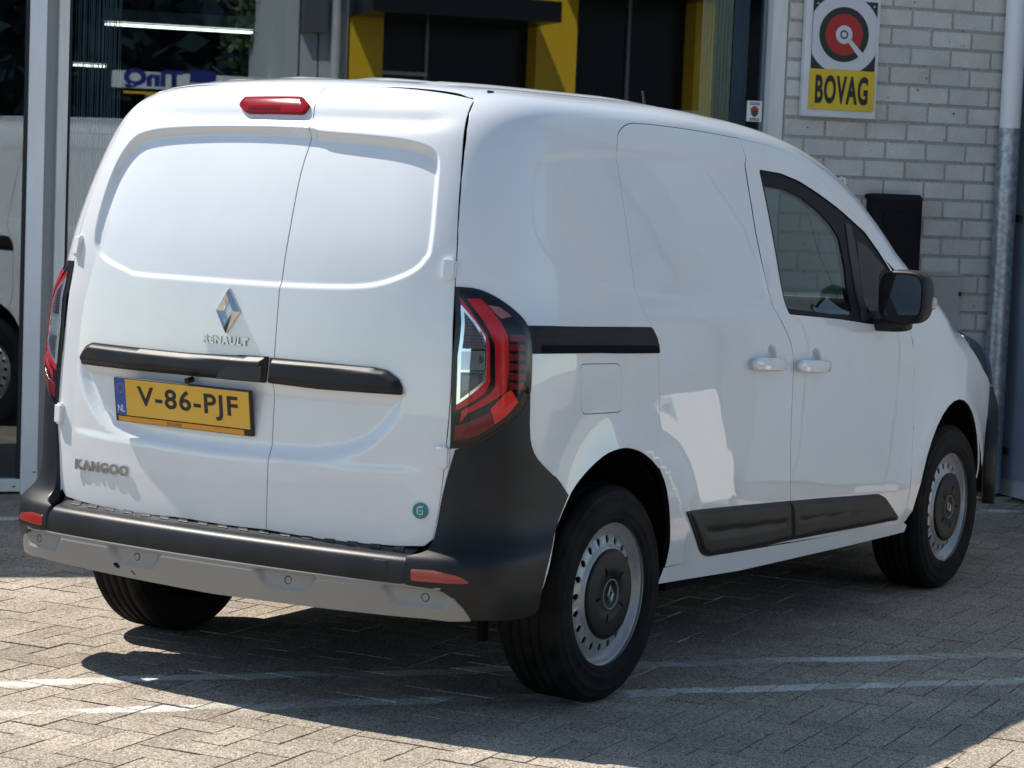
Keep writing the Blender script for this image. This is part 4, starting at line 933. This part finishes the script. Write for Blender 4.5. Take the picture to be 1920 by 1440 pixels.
# fender, bonnet, headlight, front bumper
FEN=Par('side',zc=.62)
fen_arch=[(1697,984),(1712,940),(1724,900),(1742,850),(1764,802),(1786,774),(1805,762),(1821,766),(1834,783)]
fa=FEN.px(fen_arch)
fx=[(1.79,.700),(2.22,.72)]
def fpt(x,z): 
    O=np.array([[x,0,z]]);return outhit(O,np.array([[0,-1.,0]]),Fbody)[0]
archF=[(2.716+.425*math.cos(t)*(.86),.33+.425*math.sin(t)) for t in np.linspace(math.radians(178),math.radians(8),18)]
fp3=[fpt(x,z) for x,z in archF]
hl=[(3.16,.60),(3.30,.74),(3.40,.80)]
HLB=camhit([(1854,711),(1843,691),(1830,666),(1818,649)],Fbody)
fout=FEN.inv(np.array(fp3+[fpt(3.16,.50),fpt(3.22,.66),fpt(3.235,.79)]+[q for q in HLB]+[outhit(np.array([[x,-y,.62]]),np.array([[0,0,1.]]),Fbody)[0] for x,y in ((2.88,.728),(2.66,.745))]+[ditch[-1]*0+outhit(np.array([[2.57,-.77,.62]]),np.array([[0,0,1.]]),Fbody)[0],camhit([(1688,533)],Fbody)[0]]))
fout=np.concatenate([fout,FEN.px(fd_front[:-1]),[]]) if False else np.concatenate([fout,FEN.inv(camhit(fd_front,Fbody))])
panel('front_fender',FEN,fout,PAINT,van,h=.022,hb=.012,mirror=True,depth=.02)
T2=Par('top',zc=.62)
hd=[(2.66,-.742),(2.85,-.727),(3.05,-.697),(3.30,-.60),(3.46,-.42),(3.52,0)];hd=hd+[(x,-y) for x,y in hd[-2::-1]]+[(2.72,.45),(2.765,0),(2.72,-.45)]
panel('bonnet',T2,hd,PAINT,van,h=.03,disp=lambda ab,P:.010*sstep(np.abs(P[:,1]),.42,.54),depth=.02)
FRO=Par('front')
hlp=FRO.inv(np.array([fpt(3.235,.79)]+[q for q in HLB]+[outhit(np.array([[x,-y,.6]]),np.array([[0,0,1.]]),Fbody)[0] for x,y in ((3.05,.70),(3.30,.605))]+[outhit(np.array([[2.4,-.45,.82]]),np.array([[1.,0,0]]),Fbody)[0],outhit(np.array([[2.4,-.42,.74]]),np.array([[1.,0,0]]),Fbody)[0],outhit(np.array([[2.4,-.62,.74]]),np.array([[1.,0,0]]),Fbody)[0]]))
panel('headlight',FRO,hlp,GLOSSBLK,van,h=.03,off=.003,gap=.001,mirror=True,depth=.02)
def Ffb(P):
    x,y,z=P[...,0],P[...,1],P[...,2];ay=np.abs(y)
    return smax(ay-(.876-.25*np.maximum(x-3.25,0)**2*2.2),x-(3.71-.33*ay*ay),.34)
FB=Par('front',F=Ffb)
fb=FB.inv(np.array([outhit(np.array([[2.4,0,z]]),np.array([[math.cos(a),math.sin(a),0]]),Ffb)[0] for a,z in ((-.72,.27),(-.76,.36),(-.76,.50),(-.70,.66),(-.62,.76),(-.45,.74),(-.3,.72),(0,.72))]))
fb=np.concatenate([fb,[[-x,z] for x,z in fb[-2::-1]]])
panel('front_bumper',FB,fb,BUMPM,van,h=.05,hb=.03,depth=.05)
panel('grille',FB,[(-.36,.725),(-.36,.86),(0,.88),(.36,.86),(.36,.725),(0,.73)],GLOSSBLK,van,h=.05,off=-.03,depth=.05)
# ---------------- tail lights
LP=Par('side')
lamp_o=chaikin(LP.px(zl((150,78),(320,92),(430,135),(560,215),(650,290),(700,345),(735,400),(760,480),(770,640),(766,800),(760,920),(740,1010),(690,1110),(600,1200),(490,1280),(380,1350),(250,1390),(105,1402),(112,1000),(128,600))),1,60)
lb2=lambda ab,P:.006+.008*sstep(-sdpoly(ab,lamp_o),0,.05)
TLs=panel('tail_light',LP,lamp_o,GLOSSBLK,van,h=.009,hb=.007,disp=lb2,gap=.0012,mirror=True,depth=.028)
def lpiece(name,pts,mat,lift,holes=(),h=.009,rib=None):
    return panel(name,LP,LP.px(pts),mat,TLs,h=h,hb=.008,holes=[LP.px(q) for q in holes],disp=(lambda ab,P:lb2(ab,P)+lift+(rib*np.sin(P[:,2]/.0085*2*math.pi) if rib else 0)),gap=-.0001,mirror=True,depth=.001,edge=.0003)
DKC=M('dark_chrome',(.18,.19,.2),.15,metal=.9)
lpiece('light_guide',zl((245,180),(350,180),(395,225),(440,290),(515,390),(556,475),(566,560),(566,780),(552,930),(440,1010),(250,1110),(190,1190),(205,1092),(330,1020),(430,950),(462,900),(468,860),(465,560),(430,460),(330,300)),REDLENS,.0016)
lpiece('inner_guide',zl((185,165),(260,255),(340,385),(408,480),(425,560),(425,860),(385,945),(300,1010),(150,1092),(163,1045),(330,905),(388,845),(394,600),(385,500),(200,222)),REDLENS,.0016)
lpiece('chrome_frame',zl((196,225),(390,490),(402,600),(392,850),(332,912),(160,1042),(172,640)),CHROME,.0019,holes=[zl((222,285),(372,500),(384,583),(208,583)),zl((204,606),(386,606),(384,756),(198,756)),zl((196,776),(382,776),(374,846),(316,900),(190,1000))])
lpiece('indicator_lens',zl((216,275),(376,500),(388,587),(204,587)),PURP,.0014,h=.0025,rib=.0006)
lpiece('reversing_lens',zl((200,602),(390,602),(388,760),(194,760)),CLEARL,.0014)
lpiece('bulb',zl((340,640),(375,650),(378,700),(345,705)),DKC,.0020)
lpiece('clear_lens',zl((192,772),(386,772),(378,850),(320,905),(184,1008)),CLEARD,.0014)
lpiece('bulb_reflector',zl((205,800),(330,800),(340,850),(290,900),(205,940)),DKC,.0020)
for k in range(6):
    y0=470+k*78;lpiece('red_rib',zl((574,y0),(684,y0+8),(698,y0+56),(576,y0+54)),REDDK,.0016)
lpiece('lower_reflector',zl((540,950),(585,922),(640,1020),(560,1120),(462,1200),(430,1075)),REDBR,.0016)
lpiece('lower_lens',zl((150,1215),(240,1190),(425,1095),(455,1205),(330,1290),(140,1335)),REDDK,.0014)
lpiece('upper_reflector',zl((410,235),(500,250),(560,300),(590,330),(510,350),(470,310)),M('pale_red_lens',(.30,.10,.09),.15,coat=1),.0014)
# ---------------- rear bumper
CO=Par('fan',F=Fcorner);BU=Par('fan',F=Fbump)
cor=CO.px([(853,845),(846,870),(839,890),(828,935),(817,1000),(806,1026)]+z8((520,360),(432,378),(425,525),(600,552),(660,592),(715,650),(750,702),(900,706),(1000,695),(1060,680),(1095,650),(1110,560),(1140,420),(1180,240),(1245,75),(1190,-10))+z5((1200,1210),(1130,1140),(1095,1080),(1080,1000),(1084,800)),Fcorner)
cor=np.concatenate([cor,CO.px(zl((740,1000),(690,1100),(600,1190),(490,1270),(380,1340),(250,1380)),Fcorner)])
panel('bumper_corner',CO,chaikin(cor,1,40),BUMPM,van,h=.014,hb=.009,mirror=True,depth=.05,edge=.003,gap=.001)
cs=CO.px([(760,1041),(759,1097)],Fcorner);ac=abs(cs[:,0].mean())
zt_,zb_=.512,.417
def bdis(ab,P): return -.004*sstep(P[:,2],.475,.47)*sstep(P[:,2],.44,.445)*0
cen_=[(-ac,zb_)]+[(a,zb_) for a in np.linspace(-ac,ac,9)[1:]]+[(ac,.4965)]+[(a,.4965) for a in np.linspace(ac,-ac,9)[1:]]
panel('rear_bumper',BU,cen_,BUMPM,van,h=.018,hb=.016,depth=.05,edge=.004,gap=.0012)
# tread strip on top of the bumper
tv=[];tf=[];na=41
for k in range(na):
    y=-.655+1.31*k/(na-1);xo=float(XBv(.518))+.085*y*y+.03;xi=float(Xr(.52))+.12*y*y+.02
    tv+=[(xo-.012,y,.4955),(xo+.008,y,.4995),(xi,y,.515),(xi+.06,y,.515)]
for k in range(na-1): tf+=[(4*k+i,4*k+i+1,4*k+5+i,4*k+4+i) for i in range(3)]
ts_=obj('bumper_tread',meshpy(tv,tf),BUMPM,van)
for k in range(17):
    y=-.60+1.2*k/16;xo=float(XBv(.518))+.085*y*y+.045;xi=float(Xr(.52))+.12*y*y+.005
    zz_=lambda x:.4995+(x-xo+.007)/(xi-xo+.022)*.0155
    v=[(xo,y-.026,zz_(xo)),(xi,y-.010,zz_(xi)),(xi,y+.026,zz_(xi)),(xo,y+.010,zz_(xo))]
    MB().add([(a,b_,c_-.002) for a,b_,c_ in v]+[(a,b_,c_+.0035) for a,b_,c_ in v],[(4,5,6,7),(0,1,5,4),(1,2,6,5),(2,3,7,6),(3,0,4,7)]).build('tread_pad',BUMPM,ts_,bev=.001)
# lower grey valance with sensor pods
GV=Par('fan',F=Fcorner)
vt=[(a,zb_-.001) for a in np.linspace(ac,-ac,13)]
vr=GV.px(z8((425,525),(600,552),(660,592),(715,650),(750,702)),Fcorner);vb=GV.px(z8((450,655),(200,622),(0,595)),Fcorner)
VB=GV.px([(840,1157),(800,1152),(620,1134),(450,1111),(300,1089),(187,1067)],Fcorner);VB[:,1]-=.010;VB=np.concatenate([VB[:3],[[0.,VB[3:5,1].min()]],VB[2::-1]*[-1,1]])
val=[(a,zb_) for a in np.linspace(ac-.01,-ac+.01,13)]+[tuple(q) for q in vr]+[tuple(q) for q in VB]+[(-q[0],q[1]) for q in vr[::-1]]
pods=[]
for c_ in (-.66,-.255,.255,.66): pods.append((c_*.93 if abs(c_)>.5 else c_))
def vdisp(ab,P):
    z=P[:,2];y=P[:,1];d=.002+.004*sstep(z,.412,.405)
    e=-.0165
    for c_ in (-.70,-.28,.28,.70):
        m=sstep(np.abs(y-c_),.125+(.425-z)*-.7,.098+(.425-z)*-.7)*sstep(z,.358,.372);d=d+e*m*sstep(z,.414,.407)*(.5+.9*np.clip((z-.37)/.045,0,1))
    return d
VAL=panel('valance',GV,val,GREYP,van,h=.0055,hb=.008,disp=vdisp,depth=.03,edge=.004,gap=.0004)
for yy in (-.72,-.282,.282,.72):
    O=np.array([[.3,yy,.388]]);P=outhit(O,np.array([[-1.,0,0]]),Fcorner)[0];n=np.array([-1,-.22*(1 if yy<0 else -1)*abs(yy)/.7,0]) if False else np.array([-1.,.17*yy*2*-1*-1,0]);n/=np.linalg.norm(n);P=P-n*.0085
    ex_=np.cross([0,0,1.],n);sm=MB();
    R0,R1=.0125,.0098
    v=[];
    for k in range(24):
        a=2*math.pi*k/24
        for r_,d in ((R0,0.001),(R1,.0016)): v.append(P+ex_*r_*math.cos(a)+np.array([0,0,1])*r_*math.sin(a)+n*d)
    sm.add(v,[(2*k,2*k+1,(2*k+3)%48,(2*k+2)%48) for k in range(24)]);so_=sm.build('parking_sensor',INK,VAL)
for pz in (((573,413),(590,408),(602,418),(580,424)),((582,424),(606,422),(604,436),(588,432)),((662,448),(668,450),(686,470),(680,468))):
    panel('scuff_mark',GV,GV.px(z7(*pz),Fcorner),DARK,VAL,h=.02,hb=.006,off=.0068,gap=-.0005,noflange=True)
# reflectors, tow cover
rfl=fillet(CO.px(z8((455,447),(560,452),(690,482),(748,515),(700,519),(455,501)),Fcorner),.004)
panel('reflector',CO,rfl,M('reflector_red',(.36,.02,.015),.2,coat=1),van,h=.015,hb=.006,off=.0025,gap=.0003,mirror=True,depth=.008)
tow=fillet(BU.px(z8((265,398),(335,404),(333,472),(262,466)),Fbump),.004)
panel('tow_cover',BU,tow,BUMPM,van,h=.02,hb=.006,off=.0012,gap=.0002,depth=.004)
# ---------------- wheels
def tyre_mesh():
    R0=.326;pr=[(.214,.098),(.226,.104),(.2285,.1065),(.231,.1055),(.247,.1095),(.2485,.1105),(.2505,.1095),(.272,.110),(.284,.1085),(.2855,.1095),(.2875,.1080),(.298,.104),(.306,.1000),(.3075,.1005),(.3095,.0985),(.314,.094),(.3195,.087)]
    tread=[];xs=[.087,.079]
    ys=[.0795,.053,.0445,.021,.0125,-.0125,-.021,-.0445,-.053,-.0795]
    tr=[(R0-.001,.0795),(R0,.0535),(R0-.007,.0525),(R0-.007,.0455),(R0,.0445),(R0+.0005,.0205),(R0-.007,.0195),(R0-.007,.0135),(R0+.0005,.0125)]
    half=pr+tr;full=half+[(r_,-h) for r_,h in half[::-1]]
    return MB().lathe([(r_,h) for r_,h in full],96,(0,0,0),-1)
RIMP=[(.2215,.0985),(.2235,.0935),(.2225,.088),(.218,.0885),(.2135,.0875),(.2095,.082),(.2065,.072),(.2005,.066),(.1955,.062),(.1915,.055),(.1875,.052)]
def disc_mesh(nh=20):
    R1,R0=.1885,.130;pts=[];ed=[];o=0
    def ringp(r_,n): return [(r_*math.cos(2*math.pi*k/n),r_*math.sin(2*math.pi*k/n)) for k in range(n)]
    loops=[ringp(R1,96),ringp(R0,72)]
    for k in range(nh):
        a=2*math.pi*(k+.5)/nh;ca,sa=math.cos(a),math.sin(a);loops.append([((.1625+.0125*math.cos(t))*ca-.0100*math.sin(t)*sa,(.1625+.0125*math.cos(t))*sa+.0100*math.sin(t)*ca) for t in np.linspace(0,2*math.pi,14,endpoint=False)])
    for lp in loops: pts+=lp;ed+=[(o+i,o+(i+1)%len(lp)) for i in range(len(lp))];o+=len(lp)
    for r_,n in ((.1385,90),(.1435,90),(.147,90),(.178,96),(.183,96)): pts+=ringp(r_,n)
    r=delaunay_2d_cdt([Vector(p) for p in pts],ed,[],0,1e-6);ab=np.array([tuple(v) for v in r[0]])
    yp=lambda rr:np.interp(rr,[.130,.1365,.1405,.146,.150,.170,.176,.181,.1885],[.0935,.0935,.090,.0825,.0805,.078,.075,.066,.052])
    F_=[tuple(f) for f in r[2]];cn_=np.array([ab[list(f)].mean(0) for f in F_]);rr=np.hypot(*cn_.T);ok=(rr<R1)&(rr>R0)
    for lp in loops[2:]: ok&=sdpoly(cn_,np.array(lp))>0
    dm=MB();dm.add([(p[0],yp(np.hypot(*p)),p[1]) for p in ab],[f for f,k in zip(F_,ok) if k],True)
    for lp in loops[2:]:
        n=len(lp);dm.add([(p[0],yp(np.hypot(*p)),p[1]) for p in lp]+[(p[0],yp(np.hypot(*p))-.005,p[1]) for p in lp],[(i,(i+1)%n,n+(i+1)%n,n+i) for i in range(n)],True)
    return dm
HUBR=M('hub_ring_grey',(.16,.16,.16),.4);HUBE=M('hub_emblem_grey',(.32,.30,.28),.35,metal=.6);ZINC=M('weight_zinc',(.35,.35,.34),.5)
def make_wheel():
    par_=MB().lathe(RIMP,72,(0,0,0),1).build('wheel',STEEL,van)
    disc_mesh().build('wheel_disc',STEEL,par_)
    MB().lathe([(.1345,.090),(.1362,.0965),(.133,.1005),(.120,.1025),(.085,.104),(.049,.1045),(.0475,.1015),(.0,.1015)],72,(0,0,0),1).build('hub_cap',HUB,par_)
    for k in range(5):
        a=2*math.pi*k/5;MB().bx(.062,.088,.1042,.1052,-.004,.004,lambda c,a=a:Vector((c.x*math.cos(a)-c.z*math.sin(a),c.y,c.x*math.sin(a)+c.z*math.cos(a)))).build('cap_slot',DARK,par_)
    MB().lathe([(.0465,.1015),(.0465,.1055),(.0445,.1060),(.0425,.1050),(.0420,.1015)],48,(0,0,0),1).build('hub_ring',HUBR,par_)
    v=[]
    for lay,yy in ((1.,.1015),(1.,.1035),(.78,.107),(.45,.1045),(.45,.1015)): v+=[(.0185*lay,yy,0),(0,yy,.029*lay),(-.0185*lay,yy,0),(0,yy,-.029*lay)]
    MB().add(v,[(r_*4+k,r_*4+(k+1)%4,r_*4+4+(k+1)%4,r_*4+4+k) for r_ in range(4) for k in range(4)]).build('hub_emblem',HUBE,par_)
    tyre_mesh().build('tyre',RUBBER,par_)
    MB().lathe([(.2046,-.09),(.1955,-.06),(.1915,.05)],48,(0,0,0),1).build('rim_barrel',DARK,par_)
    MB().lathe([(.0,.02),(.19,.02)],40,(0,0,0),1).build('brake_disc',DARK,par_)
    wv=MB().bx(.2105,.2195,.0885,.0985,-.018,.018,None,.002).build('balance_weight',ZINC,par_);wv.rotation_euler=(0,.95,0)
    return par_
W0=make_wheel()
def wcopy(src,x,y,sgn,spin):
    if src is None: o=W0
    else:
        o=src.copy();COL.objects.link(o);o.parent=van
        for ch in src.children: q=ch.copy();COL.objects.link(q);q.parent=o
    o.location=(x,y,.326);o.rotation_euler=(0,spin,0 if sgn>0 else math.pi);return o
wcopy(None,0.,-.792,-1,.1)
for x,sgn,sp_ in ((0.,1,.4),(2.716,-1,.6),(2.716,1,1.2)): wcopy(W0,x,sgn*.792,sgn,sp_)
# wheel-arch liners, underbody, axle
for x in (0.,2.716):
    for sg in (-1,1):
        lm=MB();n=24;v=[]
        for k in range(n+1):
            t=math.radians(2+176*k/n)
            for y in (.50,.885): v.append((x+.385*math.cos(t)*(1.0),sg*y,.335+.425*math.sin(t)))
        lm.add(v,[(2*k,2*k+1,2*k+3,2*k+2) for k in range(n)],True)
        lm.add([(x,sg*.50,.335)]+[v[2*k] for k in range(n+1)],[(0,k+1,k+2) for k in range(n)])
        lm.build('wheel_arch_liner',DARK,van)
ub=MB().bx(-.40,3.40,-.50,.50,.27,.36).bx(.45,2.28,-.84,.84,.27,.40).bx(-.64,-.40,-.66,.66,.40,.46).bx(.45,2.28,-.845,-.80,.30,.42);ub.build('underbody',DARK,van)
MB().tube([(0,-.68,.30),(0,-.4,.27),(0,.4,.27),(0,.68,.30)],.045,12).build('rear_axle',DARK,van)
MB().tube([(-.10,-.55,.30),(-.22,-.58,.285),(-.30,-.60,.28)],.024,12).build('exhaust_pipe',M('exhaust_steel',(.10,.09,.085),.5,metal=.7),van)
MB().bx(-.34,-.31,-.665,-.645,.2,.33).build('exhaust_bracket',DARK,van)
# cabin: bulkhead, floor, dash, seats, wheel
MB().bx(1.02,1.06,-.70,.70,.36,1.66).build('bulkhead',CABIN,van)
MB().bx(1.06,2.7,-.80,.80,.36,.42).build('cabin_floor',CABIN,van)
MB().bx(2.30,2.72,-.74,.74,.62,1.03,None,.05).build('dashboard',CABIN,van)
for yy in (-.38,.38):
    st_=MB().bx(1.25,1.75,yy-.24,yy+.24,.55,.80,None,.05).build('seat',SEATM,van)
    MB().bx(1.16,1.32,yy-.23,yy+.23,.75,1.26,None,.05).build('seat_back',SEATM,st_);
    MB().bx(1.15,1.27,yy-.12,yy+.12,1.30,1.48,None,.035).build('headrest',SEATM,st_)
sw=MB();sw.tube([(2.16+.06*math.sin(t),.38+.18*math.cos(t),1.0+.17*math.sin(t)) for t in np.linspace(0,2*math.pi,33)],.014,8,False);sw.build('steering_wheel',CABIN,van)
# inner roof lining so no light falls in through the seams
panel('roof_lining',TOP,[(x,y*1.0) for x,y in rf],CABIN,van,h=.1,off=-.035,gap=.01,noflange=True)
# ---------------- mirrors
def mirror_pair():
    def onY(px_,Y): d=rays([px_])[0];return CAM+d*((Y-CAM[1])/d[1])
    c=onY((1690,557),-1.00);return c
mc_=mirror_pair()
def sup(cx,cy,cz,ax,ay,az,e=.55,n=20,m=28):
    v=[];f=[]
    sp=lambda t,p:math.copysign(abs(t)**p,t)
    for i in range(n+1):
        ph=-math.pi/2+math.pi*i/n
        for k in range(m):
            t=2*math.pi*k/m;v.append((cx+ax*sp(math.cos(ph),e)*sp(math.cos(t),e),cy+ay*sp(math.cos(ph),e)*sp(math.sin(t),e),cz+az*sp(math.sin(ph),e)))
    for i in range(n):
        for k in range(m): f.append((i*m+k,i*m+(k+1)%m,(i+1)*m+(k+1)%m,(i+1)*m+k))
    return v,f
for sg,door in ((1,FD[0]),(-1,FD[1])):
    def S(v): return [(x,sg*y,z) for x,y,z in v]
    x,y,z=mc_
    v,f=sup(x+.045,y,z,.066,.096,.098,.62);v=[(max(px_,x+.002) if True else px_,py_,pz_) for px_,py_,pz_ in v]
    mo=MB().add(S(v),f,True).build('wing_mirror',BLACKP,door)
    fr=[(.086*math.copysign(abs(math.cos(t))**.55,math.cos(t)),.088*math.copysign(abs(math.sin(t))**.55,math.sin(t))) for t in np.linspace(0,2*math.pi,40,endpoint=False)]
    rim=S([(x-.006,y+a,z+b) for a,b in fr]+[(x+.012,y+a*1.06,z+b*1.08) for a,b in fr]+[(x-.004,y+a*.93,z+b*.92) for a,b in fr]);
    MB().add(rim,[(i,(i+1)%40,40+(i+1)%40,40+i) for i in range(40)]+[(i,(i+1)%40,80+(i+1)%40,80+i) for i in range(40)],True).build('mirror_rim',BLACKP,mo)
    gl=S([(x-.002+(.007*(a/.09)*1.)+.002*(b/.09),y+a*.92,z+b*.92) for a,b in fr]);MB().add(gl,[tuple(range(40))]).build('mirror_glass',MIRROR,mo)
    MB().add(*((lambda V:(S(V[0]),V[1]))(sup(x+.055,y+.10,z-.105,.05,.12,.026,.6))),True).build('mirror_arm',BLACKP,mo)
    MB().add(*((lambda V:(S(V[0]),V[1]))(sup(x+.078,y-.084,z-.02,.022,.020,.024,.7))),True).build('mirror_indicator',M('indicator_clear',(.42,.36,.30),.2,coat=1),mo)
# ---------------- aerial, wiper-less details
b_=outhit(np.array([[1.59,-.08,1.0]]),np.array([[0,0,1.]]),Fbody)[0]
MB().tube([b_-np.array([0,0,.005]),b_+np.array([-.01,0,.02]),np.array([1.535,-.08,1.889])],[.013,.008,.0045],8).build('roof_aerial',BLACKP,van)
pg=outhit(np.array([[-.27,-.575,1.0]]),np.array([[0,0,1.]]),Fbody)[0];MB().tube([pg-np.array([0,0,.004]),pg+np.array([0,-.001,.0025])],.010,12).build('roof_plug',BLACKP,van)
